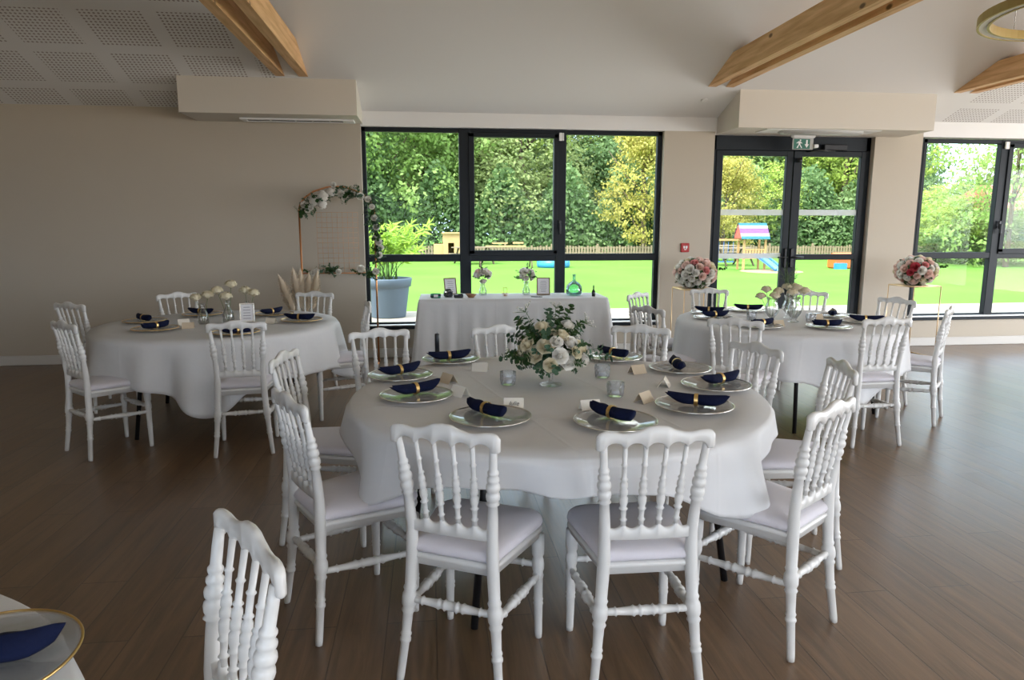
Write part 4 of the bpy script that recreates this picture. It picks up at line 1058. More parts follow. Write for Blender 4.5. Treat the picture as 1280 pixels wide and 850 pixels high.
# cloth
def long_cloth():
    m = MB(); hx, hy, zt = 1.035, .315, .7525; N = 320; per = []
    for i in range(N):
        s = i/N*(4*hx+4*hy)
        if s < 2*hx: p = (-hx+s, -hy, 0, -1)
        elif s < 2*hx+2*hy: p = (hx, -hy+s-2*hx, 1, 0)
        elif s < 4*hx+2*hy: p = (hx-(s-2*hx-2*hy), hy, 0, 1)
        else: p = (-hx, hy-(s-4*hx-2*hy), -1, 0)
        per.append(p)
    r_ = random.Random(5); ph = [r_.uniform(0, 6.28) for _ in range(6)]
    vs = []; K = 14
    for k in range(K+1):
        u = k/K
        for i, (x, y, nx, ny) in enumerate(per):
            cx = max(0, 1-min(hx-abs(x)+hy-abs(y), .16)/.16)
            s = i/N*(4*hx+4*hy)
            fl = .008+u*(.022+.014*sin(s*17+ph[0])+.012*sin(s*29+ph[1])+.008*sin(s*47+ph[2]))+u*cx*.07
            if ny != 0 and ny > 0: fl = min(fl, .010)
            dx = nx*fl+(math.copysign(1, x)*u*cx*.06 if ny else 0); dy = ny*fl+(math.copysign(1, y)*u*cx*.02 if nx else 0)
            vs.append((x+dx if k else x, y+dy if k else y, zt-.735*u if k else zt))
    fs = [(k*N+i, (k+1)*N+i, (k+1)*N+(i+1) % N, k*N+(i+1) % N) for k in range(K) for i in range(N)]
    fs.append(tuple(range(N)))
    for f_ in fs[:-1]: m.add([], [], 0)
    m.v = vs; m.f = fs; m.mi = [0]*len(fs); m.sm = [True]*(len(fs)-1)+[False]
    o = m.build('tablecloth', cloth_mat('long tablecloth', 0, 0, 0, (-.6, -.2, .25, .7), .82, .35), loc=(.92, 7.72, 0), rz=R_(-1.5))
    tag(o, 'white floor-length cloth on the long table before the wide window', 'tablecloth')
long_cloth()
LZ = .7535
photo_frame('tilted thin-edged frame with a printed sheet, left on the long table', (.24, 7.93, LZ), R_(18), .15, .195, .25, 'frame_wood', 6)
photo_frame('dark-edged frame with a printed sheet, right on the long table', (1.29, 7.78, LZ), R_(-6), .155, .20, .20, 'frame_wood', 7)
g = thing('disposable_camera', 'green and black disposable camera at the left end of the long table', 'camera', (.06, 7.57, LZ), R_(-6))
b = MB(); b.bbox((-.055, -.018, 0), (.055, .018, .050), .008); b.build('body', 'green_box', g)
b = MB(); b.bbox((-.057, -.0195, .006), (-.018, .0195, .030), .003); b.bbox((.03, -.0195, .02), (.056, .0195, .044), .003); b.build('grip', 'black_metal', g)
b = MB(); b.bbox((-.02, -.0215, .010), (.026, -.017, .04), .003); b.build('label_panel', 'paper', g)
g = thing('instant_camera', 'chunky black camera with a round lens on the long table', 'camera', (.20, 7.66, LZ), R_(10))
b = MB(); b.bbox((-.048, -.025, 0), (.048, .035, .075), .012); b.bbox((-.028, -.020, .070), (.028, .025, .092), .006); b.build('body', 'black_metal', g)
b = MB(); lp = [[(.010+r*cos(2*pi*i/20), y, .04+r*sin(2*pi*i/20)) for i in range(20)] for r, y in ((.030, -.024), (.030, -.045), (.024, -.050), (.020, -.046), (.001, -.044))]
b.loops(lp); ln = b.build('lens', 'lens', g)
b = MB(); lp = [[(.010+r*cos(2*pi*i/20), y, .04+r*sin(2*pi*i/20)) for i in range(20)] for r, y in ((.0315, -.030), (.0325, -.032), (.0325, -.036), (.0315, -.038))]; b.loops(lp); b.build('lens_ring', 'silver', ln)
b = MB(); b.bbox((-.046, -.0262, .052), (-.022, -.0245, .066), .002); b.build('viewfinder', 'silver', g)
g = thing('compact_camera', 'flat black compact camera beside the wooden bowl', 'camera', (.31, 7.56, LZ), R_(-4))
b = MB(); b.bbox((-.052, -.018, 0), (.052, .018, .045), .008); b.build('body', 'black_metal', g)
b = MB(); b.bbox((-.045, -.0195, .034), (-.005, -.0165, .042), .002); b.build('flash', 'silver', g)
b = MB(); b.lathe([(0, 0), (.009, 0), (.009, .005), (0, .006)], (.03, 0, .045), 12); b.build('button', 'silver', g)
g = thing('wooden_bowl', 'small brown wooden bowl on the long table', 'bowl', (.45, 7.58, LZ))
b = MB(); b.lathe([(0, 0), (.030, 0), (.040, .012), (.056, .032), (.060, .038), (.054, .036), (.036, .014), (0, .008)], n=24); b.build('dish', 'bowl_wood', g)
b = MB(); b.bbox((-.065, -.012, .036), (.03, .010, .044), .003); b.build('lid_piece', 'bowl_wood', g)
def flower_vase(x, y, lv, lf, seed):
    g = thing('clear_glass_vase', lv, 'vase', (x, y, LZ), 0, 'glass vases on the long table'); b = MB()
    b.lathe([(0, 0), (.040, 0), (.045, .005), (.046, .05), (.030, .085), (.022, .11), (.034, .15), (.032, .15), (.019, .11), (.027, .085), (.042, .05), (.041, .008), (0, .006)], n=24); b.build('body', 'tableglass', g)
    f_ = thing('small_bouquet', lf, 'flower arrangement', (x, y, LZ+.02), 0, 'small bouquets on the long table'); r_ = random.Random(seed)
    for i in range(4):
        a = 1.57*i; MB().tube([(.012*cos(a), .012*sin(a), 0), (-.004*cos(a), .004*sin(a), .10), (.03*cos(a), .03*sin(a), .18)], .0015, 5).build('stem', 'stem', f_)
    for i in range(15):
        d_ = Vector((r_.uniform(-1, 1), r_.uniform(-1, .4), r_.uniform(-.3, 1))).normalized(); p = Vector((0, 0, .20))+Vector((d_.x*.085, d_.y*.06, d_.z*.07))
        inst(RO[r_.choice(('white', 'white', 'blush'))], 'rose', f_, p, d_, r_.uniform(.030, .042))
    for i in range(15):
        d_ = Vector((r_.uniform(-1, 1), r_.uniform(-1, 1), r_.uniform(-.2, 1))).normalized(); inst(EU[i % 4], 'leafy_sprig', f_, Vector((0, 0, .18))+d_*.03, d_, r_.uniform(.5, .7))
    inst(EU[2], 'leafy_sprig', f_, (0, 0, .2), (-.1 if seed == 1 else .1, 0, 1), .9)
flower_vase(.60, 7.86, 'clear vase, left of the two on the long table', 'small white rose posy in the left vase on the long table', 1)
flower_vase(1.10, 7.84, 'clear vase, right of the two on the long table', 'small white rose posy in the right vase on the long table', 2)
g = thing('wire_candle_holder', 'tiny copper wire cage with a candle between the two vases', 'candle holder', (.84, 7.70, LZ))
b = MB()
for k in range(6):
    a = pi*k/3; b.tube([(.022*cos(a), .022*sin(a), 0), (.036*cos(a), .036*sin(a), .035), (.028*cos(a), .028*sin(a), .095)], .0014, 5)
for r, z in ((.022, .002), (.036, .035), (.028, .095)): b.tube([(r*cos(pi*k/3), r*sin(pi*k/3), z) for k in range(6)], .0014, 5, close=True)
b.build('cage', 'copper', g); b = MB(); b.lathe([(0, .002), (.017, .002), (.017, .024), (0, .025)], n=14); b.build('tealight', 'rose_blush', g)
g = thing('pen', 'dark pen lying on the long table beside the right frame', 'pen', (1.17, 7.52, LZ+.0045), R_(-14)); b = MB()
b.tube([(-.065, 0, 0), (-.055, 0, 0), (.04, 0, 0), (.065, 0, 0)], [.001, .004, .004, .003], 8); b.build('barrel', 'black_metal', g)
b = MB(); b.tube([(.03, 0, .005), (.062, 0, .005)], .0012, 5); b.build('clip', 'silver', g)
g = thing('demijohn', 'round pale teal glass demijohn bottle at the right of the long table', 'bottle', (1.63, 7.70, LZ))
b = MB(); b.lathe([(0, .004), (.07, .0), (.088, .015), (.094, .06), (.088, .105), (.060, .140), (.026, .160), (.017, .175), (.016, .225), (.021, .228), (.021, .238), (.014, .238), (.013, .175), (.022, .157), (.056, .136), (.083, .104), (.089, .06), (.083, .018), (0, .010)], n=36)
b.build('body', 'teal_glass', g)
g = thing('small_dark_bottle', 'slim dark bottle at the right end of the long table', 'bottle', (1.82, 7.54, LZ))
b = MB(); b.lathe([(0, 0), (.018, 0), (.020, .004), (.020, .055), (.012, .072), (.007, .080), (.007, .105), (0, .106)], n=18); bt = b.build('body', 'bottle', g)
b = MB(); b.lathe([(0, .1), (.008, .1), (.008, .114), (.003, .128), (0, .130)], n=12); b.build('cap', 'black_metal', bt)

# ------------------------------------------------------------------ outdoors
def brick_mat(name, c1, c2, mo, bw, rh, ms=.01, rough=.85, rot=0):
    m, nt, b, out = newmat(name); tc = nt.nodes.new('ShaderNodeTexCoord'); mp = nt.nodes.new('ShaderNodeMapping'); mp.inputs['Rotation'].default_value = (0, 0, rot); nt.links.new(tc.outputs['Object'], mp.inputs[0])
    br = nt.nodes.new('ShaderNodeTexBrick'); br.inputs['Scale'].default_value = 1; br.inputs['Brick Width'].default_value = bw; br.inputs['Row Height'].default_value = rh; br.inputs['Mortar Size'].default_value = ms
    br.inputs['Color1'].default_value = (*c1, 1); br.inputs['Color2'].default_value = (*c2, 1); br.inputs['Mortar'].default_value = (*mo, 1); nt.links.new(mp.outputs[0], br.inputs['Vector'])
    nt.links.new(br.outputs['Color'], b.inputs['Base Color']); b.inputs['Roughness'].default_value = rough; return m
M['terrace'] = brick_mat('pale terrace boards', (.27, .235, .185), (.33, .29, .235), (.16, .125, .10), 2.4, .145, .006)
tag(MB().box((-30, WY+.30, -.12), (40, 12.9, -.03)).build('terrace_paving', 'terrace'), None, None, None, 'structure')
M['lawn'] = pmat('mown grass', (.095, .215, .032), .95, var=.22, vscale=.35, bump=.6, bscale=60, spec=.1, col2=(.135, .275, .048))
tag(MB().box((-90, 12.9, -.15), (140, 130, -.05)).build('lawn_ground', 'lawn'), None, None, None, 'structure')
tag(MB().box((-90, -60, -.25), (140, 12.9, -.16)).build('gravel_ground', 'sand'), None, None, None, 'structure')

def ratio(px):
    k = (px-640)/871.5; c, s = cos(R_(6.8)), sin(R_(6.8)); return (k*c+s)/(c-k*s)

# potted bamboo on the terrace
g = thing('planter_pot', 'large blue-grey plant pot outside the wide window', 'plant pot', (-.73, 12.15, -.03))
b = MB(); b.lathe([(0, 0), (.29, 0), (.30, .02), (.37, .52), (.375, .53), (.40, .535), (.42, .66), (.415, .68), (.385, .68), (.375, .62), (0, .60)], n=40); b.build('body', 'pot', g)
b = MB(); b.lathe([(0, .60), (.37, .605), (0, .63)], n=24); b.build('soil', 'bark', g)
g = thing('potted_bamboo', 'bright green leafy bamboo growing from the blue-grey pot', 'plant', (-.73, 12.15, .57))
b = MB(); r_ = random.Random(14); bl = MB()
for i in range(34):
    a = r_.uniform(0, 6.28); sp = r_.uniform(.1, .78); h_ = r_.uniform(.55, 1.02); tx, ty = sp*cos(a), sp*sin(a)*.7
    pts = [Vector((.18*cos(a)*r_.random(), .18*sin(a)*r_.random(), 0)), Vector((tx*.35, ty*.35, h_*.5)), Vector((tx, ty, h_))]
    b.tube(pts, [.007, .005, .002], 5)
    for j in range(60):
        u = r_.uniform(.30, 1.); c = pts[1].lerp(pts[2], u*1.1-.1) if u > .1 else pts[1]
        d_ = Vector((r_.uniform(-1, 1), r_.uniform(-1, 1), r_.uniform(-.5, 1))).normalized(); L = r_.uniform(.10, .22); w_ = d_.orthogonal().normalized()*L*.10
        bl.add([c, c+d_*L*.4+w_, c+d_*L, c+d_*L*.4-w_], [(0, 1, 2, 3)], 0, False)
b.build('canes', 'stem', g); bl.build('leaves', 'bamboo', g)

# trees
def crown_mesh(name, mat, seed, n=9000, leaf=.22, dens=1., lobes=15, squash=.9, low=0.12):
    """leaf mass, unit height 1 wide about .9; many small leaf blades in clumps"""
    rg = np.random.default_rng(seed); L = []
    for i in range(lobes):
        a = rg.uniform(0, 6.28); h_ = rg.uniform(.18, .86); rr = .33*np.sin(np.pi*min(1, (h_-low+.12)/(1.05-low)))**.6*rg.uniform(.45, 1.05)
        L.append((rr*cos(a), rr*sin(a), h_, rg.uniform(.12, .20)))
    L.append((0, 0, .55, .28)); L.append((0, 0, .80, .18))
    L = np.array(L); w_ = L[:, 3]**2; idx = rg.choice(len(L), n, p=w_/w_.sum())
    # clump the blades so that the mass breaks into sprays
    nc = n//14; ci = rg.choice(len(L), nc, p=w_/w_.sum()); dv = rg.normal(size=(nc, 3)); dv /= np.linalg.norm(dv, axis=1)[:, None]
    cc = L[ci, :3]+dv*L[ci, 3:4]*(.72+.33*rg.random((nc, 1)))*np.array([1, 1, squash])
    pi_ = rg.integers(0, nc, n); P = cc[pi_]+rg.normal(size=(n, 3))*np.array([.024, .024, .013])
    nrm = dv[pi_]*.6+rg.normal(size=(n, 3))*.55+np.array([0, 0, .45]); nrm /= np.linalg.norm(nrm, axis=1)[:, None]
    t1 = np.cross(nrm, rg.normal(size=(n, 3))); t1 /= np.linalg.norm(t1, axis=1)[:, None]; t2 = np.cross(nrm, t1)
    s = leaf*.045*rg.uniform(.6, 1.3, (n, 1)); e1, e2 = t1*s*1.0, t2*s*.62
    V = np.stack([P-e1, P+e2, P+e1, P-e2], 1).reshape(-1, 3)
    me = bpy.data.meshes.new(name); me.vertices.add(len(V)); me.vertices.foreach_set('co', V.ravel())
    me.loops.add(4*n); me.loops.foreach_set('vertex_index', np.arange(4*n, dtype=np.int32)); me.polygons.add(n)
    me.polygons.foreach_set('loop_start', np.arange(0, 4*n, 4, dtype=np.int32)); me.polygons.foreach_set('loop_total', np.full(n, 4, dtype=np.int32))
    me.materials.append(M[mat]); me.update(); me.validate(); return me
def trunk_mesh(name, mat, seed):
    r_ = random.Random(seed); m = MB(); pts = [Vector((0, 0, 0))]; p = Vector((0, 0, 0))
    for i in range(6): p = p+Vector((r_.uniform(-.018, .018), r_.uniform(-.018, .018), .13)); pts.append(p.copy())
    m.tube(pts, [.026, .021, .018, .015, .012, .008, .004], 9)
    for i in range(11):
        k = r_.randint(1, 5); b0 = pts[k]; a = r_.uniform(0, 6.28); L_ = r_.uniform(.18, .34)
        m.tube([b0, b0+Vector((cos(a)*L_*.5, sin(a)*L_*.5, L_*.35)), b0+Vector((cos(a)*L_, sin(a)*L_, L_*.9))], [.009, .006, .002], 6)
    o = m.build(name, mat); me = o.data; bpy.data.objects.remove(o); return me
KIND = ('mid', 'dark', 'lime', 'olive', 'gold')
CR = {k: [crown_mesh('crown', 'leaf_'+k, 31*i+j, 16000 if j == 0 else 15000) for j in range(2)] for i, k in enumerate(KIND)}
CRA = crown_mesh('crown', 'leaf_mid', 99, 5200, lobes=12)
TK = [trunk_mesh('trunk', 'bark', 3), trunk_mesh('trunk', 'palebark', 5)]
def tree(px, Y, H, wid, kind, label, rz=0, z0=-.06, tk=0, airy=False, group='trees beyond the lawn'):
    x = ratio(px)*Y; g = thing('tree', label, 'tree', (x, Y, z0), rz, group)
    me = CRA if airy else CR[kind][int(abs(px)*7) % 2]
    o = bpy.data.objects.new('crown', me); COL.objects.link(o); o.parent = g; o.scale = (wid, wid, H if H > 9 else H*1.12)
    if H <= 9.6: o.location = (0, 0, -.13*H)
    o = bpy.data.objects.new('trunk', TK[tk]); COL.objects.link(o); o.parent = g; o.scale = (H*.85, H*.85, H) if not airy else (H*.45, H*.45, H)
TR = [
 (478, 41, 13.5, 13, 'mid', 'bright mid green tree with pale trunk at the left end of the wide window', 0.3, 1),
 (534, 45, 14.5, 14, 'mid', 'tall leafy green tree above the larch playhouse', 1.3, 1),
 (598, 47, 14.0, 13, 'lime', 'light lime-tinged tree just right of the left mullion', 2.0, 1),
 (655, 44, 11.5, 13, 'olive', 'olive green tree in the middle pane of the wide window', .6, 0),
 (628, 52, 17, 17, 'olive', 'pale olive tree top behind the middle pane trees', 2.2, 0),
 (712, 50, 11.0, 13, 'dark', 'deep green tree in the lower right pane of the wide window', 1.0, 0),
 (745, 53, 15, 17, 'lime', 'tall yellow-green tree top in the right pane of the wide window', 2.9, 0),
 (806, 38, 8.6, 8.0, 'gold', 'golden yellow tree at the right edge of the wide window', 0.2, 0),
 (770, 47, 9.5, 12, 'dark', 'dark green bush-like tree beside the golden tree', 3.3, 0),
 (866, 48, 13, 13, 'mid', 'green tree hidden behind the pillar between window and door', 1.7, 0),
 (904, 37, 5.6, 5.5, 'gold', 'small golden bush behind the play tower', 1.9, 0),
 (938, 50, 14, 14, 'dark', 'deep green tall tree in the left door leaf', .4, 0),
 (962, 40, 5.6, 6.5, 'lime', 'small lime tree right behind the play tower roof', 2.4, 0),
 (1002, 51, 14.5, 15, 'mid', 'mid green tree seen through the right door leaf', .9, 0),
 (1050, 44, 12.5, 12, 'lime', 'yellow-green tree at the right side of the door', 1.4, 0),
 (1100, 47, 12, 13, 'dark', 'dark tree behind the pillar right of the door', 3.0, 0),
 (1172, 29, 3.6, 6, 'lime', 'low lime green tree at the left edge of the far right window', .5, 0),
 (1208, 28, 3.0, 5.5, 'dark', 'low dark green bush before the tiled house', 2.1, 0),
 (1262, 27, 2.6, 6.5, 'olive', 'low olive bush in front of the tiled house', 2.8, 0),
]
for t_ in TR: tree(*t_)
tree(1320, 38, 13, 13, 'olive', 'olive green tree cut off by the right edge of the photo', .4)
tree(1262, 25, 9.5, 8, 'mid', 'airy tree with open branches against the sky in the far right window', 1.1, airy=True)
for i, (px, Y, H, W_, k) in enumerate(((380, 42, 13, 14, 'dark'), (1400, 36, 10, 12, 'dark'), (430, 52, 16, 16, 'dark'), (510, 58, 17, 18, 'dark'), (575, 57, 17, 17, 'dark'), (690, 60, 15, 19, 'dark'), (850, 60, 16, 18, 'dark'), (970, 60, 16, 18, 'dark'), (1060, 58, 15, 17, 'dark'))):
    tree(px, Y, H, W_, k, 'deep green tree in the second row, hidden behind the front trees', i*.7, group='second row of trees')

# undergrowth and fence
def hedge_mesh(mat, L, H, D, n, seed):
    rg = np.random.default_rng(seed); P = np.stack([rg.uniform(-L/2, L/2, n), rg.uniform(-D/2, D/2, n), rg.random(n)**.7*H], 1); P[:, 2] *= .75+.25*np.sin(P[:, 0]*1.7+seed)
    nrm = rg.normal(size=(n, 3))+np.array([0, -.6, .4]); nrm /= np.linalg.norm(nrm, axis=1)[:, None]
    t1 = np.cross(nrm, rg.normal(size=(n, 3))); t1 /= np.linalg.norm(t1, axis=1)[:, None]; t2 = np.cross(nrm, t1); s = rg.uniform(.07, .18, (n, 1))
    V = np.stack([P-t1*s, P+t2*s*.6, P+t1*s, P-t2*s*.6], 1).reshape(-1, 3)
    me = bpy.data.meshes.new('undergrowth'); me.vertices.add(len(V)); me.vertices.foreach_set('co', V.ravel()); me.loops.add(4*n); me.loops.foreach_set('vertex_index', np.arange(4*n, dtype=np.int32)); me.polygons.add(n)
    me.polygons.foreach_set('loop_start', np.arange(0, 4*n, 4, dtype=np.int32)); me.polygons.foreach_set('loop_total', np.full(n, 4, dtype=np.int32)); me.materials.append(M[mat]); me.update(); me.validate(); return me
for (x, L, mat, lb, H) in ((8, 34, 'leaf_dark', 'dark shrubs growing along the back of the lawn, left part', 5.2), (36, 30, 'leaf_dark', 'dark shrubs growing along the back of the lawn, right part', 4.6)):
    o = bpy.data.objects.new('undergrowth', hedge_mesh(mat, L, H, 3.2, 60000, int(x))); COL.objects.link(o); o.location = (x, 40.5, -.06); tag(o, lb, 'shrubs', None, 'stuff')
def fence(x0, x1, Y, label, h_=.6):
    g = thing('paling_fence', label, 'fence', ((x0+x1)/2, Y, -.06)); L = (x1-x0)/2; m = MB(); r_ = random.Random(int(x0)); n = int((x1-x0)/.16)
    for i in range(n):
        x = -L+.16*i; hh = h_*r_.uniform(.88, 1.05); m.box((x, -.01, .03), (x+.10, .012, hh))
    m.build('paling', 'fence', g); m = MB(); m.box((-L, .012, .2), (L, .05, .27)); m.box((-L, .012, h_*.75), (L, .05, h_*.75+.07)); m.build('rail', 'fence', g)
    for i in range(int((x1-x0)/2.5)+1):
        MB().bbox((-L+2.5*i-.05, .0, 0), (-L+2.5*i+.05, .1, h_+.1), .01).build('post', 'fence', g)
fence(-6, 13, 36.5, 'low brown paling fence at the back of the lawn behind the playhouse', .6); fence(13.5, 31, 36.0, 'low brown paling fence at the back of the lawn behind the play tower', .6); fence(30, 46, 30.6, 'low brown paling fence at the far right of the lawn', .6)
# playhouse
x = ratio(562)*33.5; g = thing('playhouse', 'small larch wood playhouse with a dark doorway at the back of the lawn', 'playhouse', (x, 33.5, -.06)); g.scale = (1, 1, .74)
b = MB(); b.box((-.78, -.6, 0), (-.30, .6, 1.05)); b.build('side_box', 'hutwood', g)
b = MB(); b.box((-.32, -.7, 0), (-.10, .7, 1.75)); b.box((.18, -.7, 0), (.82, .7, 1.75)); b.box((-.10, -.7, 1.15), (.18, .7, 1.75)); b.box((-.10, .6, 0), (.18, .7, 1.75)); pw = b.build('wall', 'hutwood', g)
b = MB(); b.box((-.38, -.78, 1.72), (.88, .78, 1.80)); b.build('roof', 'hutwood', g); b = MB(); b.box((.45, -.72, .75), (.75, -.69, 1.1)); b.build('window', 'dark_slot', pw)
# wooden seating frame
x = ratio(632)*33; g = thing('wooden_climbing_frame', 'low wooden play frame at the back of the lawn in the middle pane', 'play frame', (x, 33, -.06)); g.scale = (.5, 1, .8)
b = MB()
for xx in (-1.8, -.9, 0, .9, 1.8): b.box((xx-.05, -.05, 0), (xx+.05, .05, .85))
b.build('post', 'fence', g); b = MB(); b.box((-1.9, -.08, .80), (1.9, .08, .9)); b.box((-1.3, -.08, 1.0), (.2, .08, 1.08)); b.box((.7, -.08, 1.0), (1.7, .08, 1.1)); b.build('rail', 'hutwood', g)
# picnic tables
def picnic(px, Y, lb, rz=0):
    g = thing('picnic_table', lb, 'picnic table', (ratio(px)*Y, Y, -.06), rz, 'picnic tables on the lawn')
    b = MB(); [b.box((-.9, -.36+.15*i, .70), (.9, -.24+.15*i, .74)) for i in range(5)]; b.build('tabletop', 'fence', g)
    for s in (-1, 1):
        b = MB(); b.box((-.9, s*.62-.13, .42), (.9, s*.62+.13, .46)); b.build('bench', 'fence', g)
        b = MB(); b.tube([(s*.65, -.7, 0), (s*.65, -.15, .70)], .04, 6); b.tube([(s*.65, .7, 0), (s*.65, .15, .70)], .04, 6); b.box((s*.65-.03, -.72, .36), (s*.65+.03, .72, .42)); b.build('trestle', 'bark', g)
picnic(915, 27.5, 'brown picnic table left of the slide', .2); picnic(898, 31.5, 'brown picnic table at the left edge of the door glass', -.1); picnic(592, 30, 'brown picnic table under the middle mullion', .3)
# swing frame
g = thing('swing_frame', 'thin dark goal-like frame on the lawn behind the vases', 'play frame', (ratio(632)*27, 27, -.06))
for xx in (-1., 1.): MB().tube([(xx, -.4, 0), (xx, 0, .55)], .03, 6).build('leg', 'bark', g); MB().tube([(xx, .4, 0), (xx, 0, .55)], .03, 6).build('leg', 'bark', g)
MB().tube([(-1.05, 0, .55), (1.05, 0, .55)], .035, 6).build('cross_bar', 'bark', g)
# play tower with slide
PX_, PY_ = ratio(941)*24.5, 24.5
g = thing('play_tower', 'wooden play tower with striped teal, white and purple roof and blue slide', 'play tower', (PX_, PY_, -.06), R_(-8)); g.scale = (.70, .70, .70)
for sx in (-.55, .55):
    for sy in (-.5, .5): MB().box((sx-.05, sy-.05, 0), (sx+.05, sy+.05, 1.75)).build('post', 'playwood', g)
b = MB(); b.box((-.62, -.55, .62), (.62, .55, .70)); b.build('platform', 'playwood', g)
b = MB(); [b.box((-.60+.15*i, -.56, .70), (-.50+.15*i, -.53, 1.1)) for i in range(8)]; b.box((-.6, -.57, 1.08), (.6, -.52, 1.14)); b.build('railing', 'playwood', g)
stripes = ('roof_teal', 'roof_white', 'roof_purple', 'roof_purple', 'roof_white', 'roof_teal')
for s in (1, -1):
    for i, mt in enumerate(stripes):
        u0, u1 = i/6, (i+1)/6; b = MB(); y0_, z0_, y1_, z1_ = -.05-.70*u0, 2.48-.82*u0, -.05-.70*u1, 2.48-.82*u1
        b.add([(-.78+.0, s*y0_, z0_), (.70, s*y0_, z0_), (.70, s*y1_, z1_), (-.78, s*y1_, z1_), (-.78, s*y0_, z0_-.02), (.70, s*y0_, z0_-.02), (.70, s*y1_, z1_-.02), (-.78, s*y1_, z1_-.02)], [(0, 3, 2, 1), (4, 5, 6, 7), (0, 1, 5, 4), (1, 2, 6, 5), (2, 3, 7, 6), (3, 0, 4, 7)], 0, False)
        b.build('roof_panel', mt, g)
b = MB(); b.add([(-.74, -.70, 1.68), (-.74, .70, 1.68), (-.74, 0, 2.46), (-.70, -.70, 1.68), (-.70, .70, 1.68), (-.70, 0, 2.46)], [(0, 1, 2), (5, 4, 3), (0, 3, 4, 1), (1, 4, 5, 2), (2, 5, 3, 0)], 0, False); b.build('gable', 'roof_red', g)
b = MB(); b.add([(.05, -.56, .75), (.50, -.56, .75), (1.05, -1.9, .10), (.60, -1.9, .10), (.05, -.56, .72), (.50, -.56, .72), (1.05, -1.9, .07), (.60, -1.9, .07)], [(0, 3, 2, 1), (4, 5, 6, 7), (0, 1, 5, 4), (1, 2, 6, 5), (2, 3, 7, 6), (3, 0, 4, 7)], 0, False); b.build('slide_chute', 'slide_light', g)
for dx in (0, .45): MB().tube([(.05+dx, -.56, .85), (.30+dx, -1.2, .55), (.60+dx, -1.9, .16), (.66+dx, -2.0, .16)], .055, 8).build('slide_side', 'slide_blue', g)
b = MB(); b.box((-2.0, -.05, 1.55), (-.55, .05, 1.65)); b.tube([(-1.95, 0, 1.6), (-2.15, -.6, 0)], .05, 6); b.tube([(-1.95, 0, 1.6), (-2.15, .6, 0)], .05, 6); sb = b.build('swing_beam', 'playwood', g)
for xx in (-1.6, -1.1): b = MB(); b.tube([(xx-.13, 0, 1.55), (xx-.13, 0, .45)], .012, 5); b.tube([(xx+.13, 0, 1.55), (xx+.13, 0, .45)], .012, 5); b.box((xx-.18, -.09, .42), (xx+.18, .09, .46)); b.build('swing_seat', 'slide_blue', sb)
o = MB().lathe([(0, 0), (1.1, 0), (1.05, .02), (0, .04)], n=20).build('sand_patch', 'sand', loc=(PX_+.3, PY_-1.0, -.052)); tag(o, 'sandy patch on the lawn below the blue slide', 'sand patch', None, None)
g = thing('toy_cottage', 'low orange plastic play house on the lawn at the right of the door', 'toy', (ratio(1056)*25, 25, -.05)); b = MB(); b.bbox((-.45, -.3, 0), (.45, .3, .42), .05); b.build('base', 'orange', g)
b = MB(); b.add([(-.5, -.36, .42), (.5, -.36, .42), (.5, .36, .42), (-.5, .36, .42), (-.4, 0, .6), (.4, 0, .6)], [(0, 1, 5, 4), (2, 3, 4, 5), (1, 2, 5), (3, 0, 4), (3, 2, 1, 0)], 0, False); b.build('roof', 'orange', g)
b = MB(); b.box((-.52, -.5, 0), (-.1, -.3, .22)); b.build('step', 'poolblue', g)
g = thing('paddling_pool', 'blue round paddling pool on the lawn beyond the long table', 'paddling pool', (ratio(692)*27, 27, -.05)); b = MB(); b.lathe([(0, 0), (.62, 0), (.66, .10), (.64, .30), (.58, .30), (.56, .12), (0, .1)], n=28); b.build('basin', 'poolblue', g)
# the tiled house at the right
g = thing('tiled_house', 'low house with an old red-brown tiled roof behind the far right trees', 'house', (32.6, 33.5, -.06), R_(-4))
b = MB(); b.box((-4.2, -2.2, 0), (6, 2.2, 2.5)); hw = b.build('wall', 'brick', g)
b = MB(); b.add([(-4.5, -2.6, 2.4), (6.4, -2.6, 2.4), (6.4, 2.6, 2.4), (-4.5, 2.6, 2.4), (-4.0, 0, 3.75), (6.0, 0, 3.75)], [(0, 1, 5, 4), (2, 3, 4, 5), (1, 2, 5), (3, 0, 4), (3, 2, 1, 0)], 0, False); b.build('roof', 'tile', g)
b = MB(); b.box((-3.2, -2.25, .8), (-2.2, -2.18, 1.8)); b.build('window', 'dark_slot', hw)

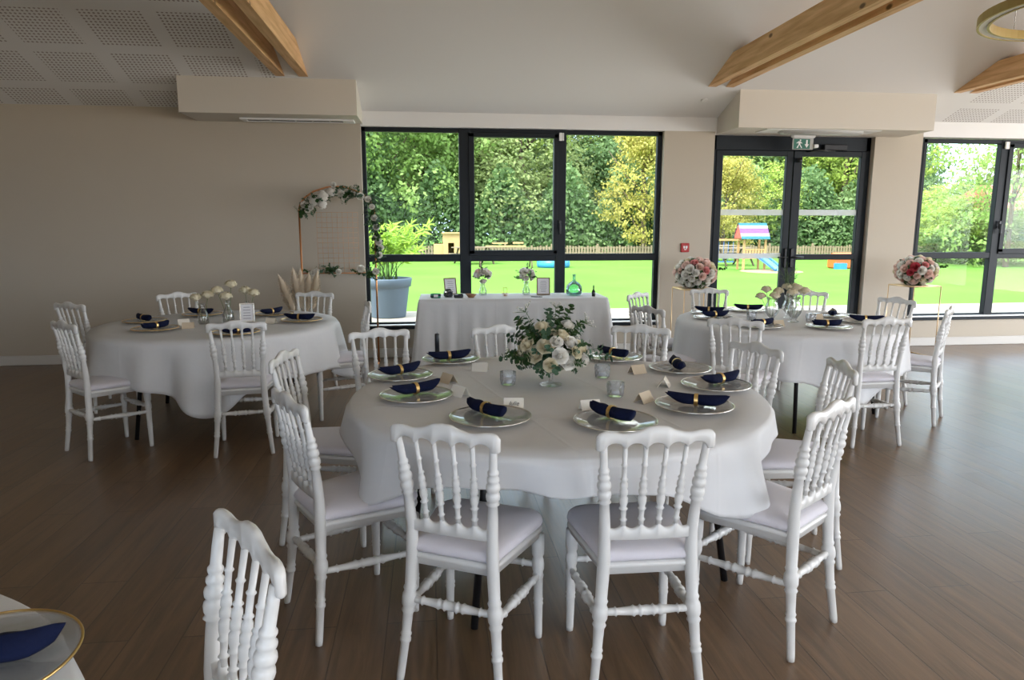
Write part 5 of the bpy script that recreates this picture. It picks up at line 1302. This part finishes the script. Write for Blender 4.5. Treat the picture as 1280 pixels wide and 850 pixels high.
# ------------------------------------------------------------------ light
world = bpy.data.worlds.new('sky'); S.world = world; world.use_nodes = True; nt = world.node_tree
bgn = nt.nodes['Background']; tc = nt.nodes.new('ShaderNodeTexCoord'); sp = nt.nodes.new('ShaderNodeSeparateXYZ'); nt.links.new(tc.outputs['Generated'], sp.inputs[0])
nz = nt.nodes.new('ShaderNodeTexNoise'); nz.inputs['Scale'].default_value = 2.2; nz.inputs['Detail'].default_value = 5; nt.links.new(tc.outputs['Generated'], nz.inputs['Vector'])
cr = nt.nodes.new('ShaderNodeValToRGB'); cr.color_ramp.elements[0].position = .42; cr.color_ramp.elements[0].color = (.50, .68, .95, 1); cr.color_ramp.elements[1].position = .62; cr.color_ramp.elements[1].color = (.98, .98, 1, 1)
nt.links.new(nz.outputs['Fac'], cr.inputs[0]); nt.links.new(cr.outputs[0], bgn.inputs[0]); bgn.inputs[1].default_value = 3.2
def light(kind, name, loc, rot, energy, color=(1, 1, 1), **kw):
    l = bpy.data.lights.new(name, kind); l.energy = energy; l.color = color
    for k, v in kw.items(): setattr(l, k, v)
    o = bpy.data.objects.new(name, l); COL.objects.link(o); o.location = loc; o.rotation_euler = rot; return o
sun = light('SUN', 'sun', (-20, 0, 30), (0, 0, 0), 6.0, (1, .95, .86), angle=R_(20))
sun.rotation_euler = Vector((.62, .42, -1.0)).to_track_quat('-Z', 'Y').to_euler()
# fill lamps added to brighten the room, set in the rear and right openings
KB, KR = 7.5, 36
for (a, c, z0, z1) in OPB:
    light('AREA', 'fill_light', ((a+c)/2, YB-.05, (z0+z1)/2), (R_(90), 0, 0), KB*(c-a)*(1 if a > 0 else .35), (.95, .97, 1), shape='RECTANGLE', size=c-a, size_y=z1-z0)
for (a, c, z0, z1) in OPR:
    light('AREA', 'fill_light', (XR+.05, (a+c)/2, (z0+z1)/2), (R_(90), 0, R_(90)), KR*(c-a), (.95, .97, 1), shape='RECTANGLE', size=c-a, size_y=z1-z0)

# ------------------------------------------------------------------ camera
cam = bpy.data.cameras.new('camera'); cam.sensor_width = 36; cam.lens = 860/1280*36; cam.clip_start = .02; cam.clip_end = 400
co = bpy.data.objects.new('camera', cam); COL.objects.link(co); co.location = (0, 0, 1.52); co.rotation_euler = (R_(90)-math.atan(141/860), 0, R_(-6.8))
S.camera = co
S.view_settings.view_transform = 'Standard'; S.view_settings.look = 'None'; S.view_settings.gamma = 1; S.view_settings.use_curve_mapping = False
S.view_settings.exposure = 0.82
S.cycles.transparent_max_bounces = 24; S.cycles.max_bounces = 10; S.cycles.caustics_reflective = False; S.cycles.caustics_refractive = False
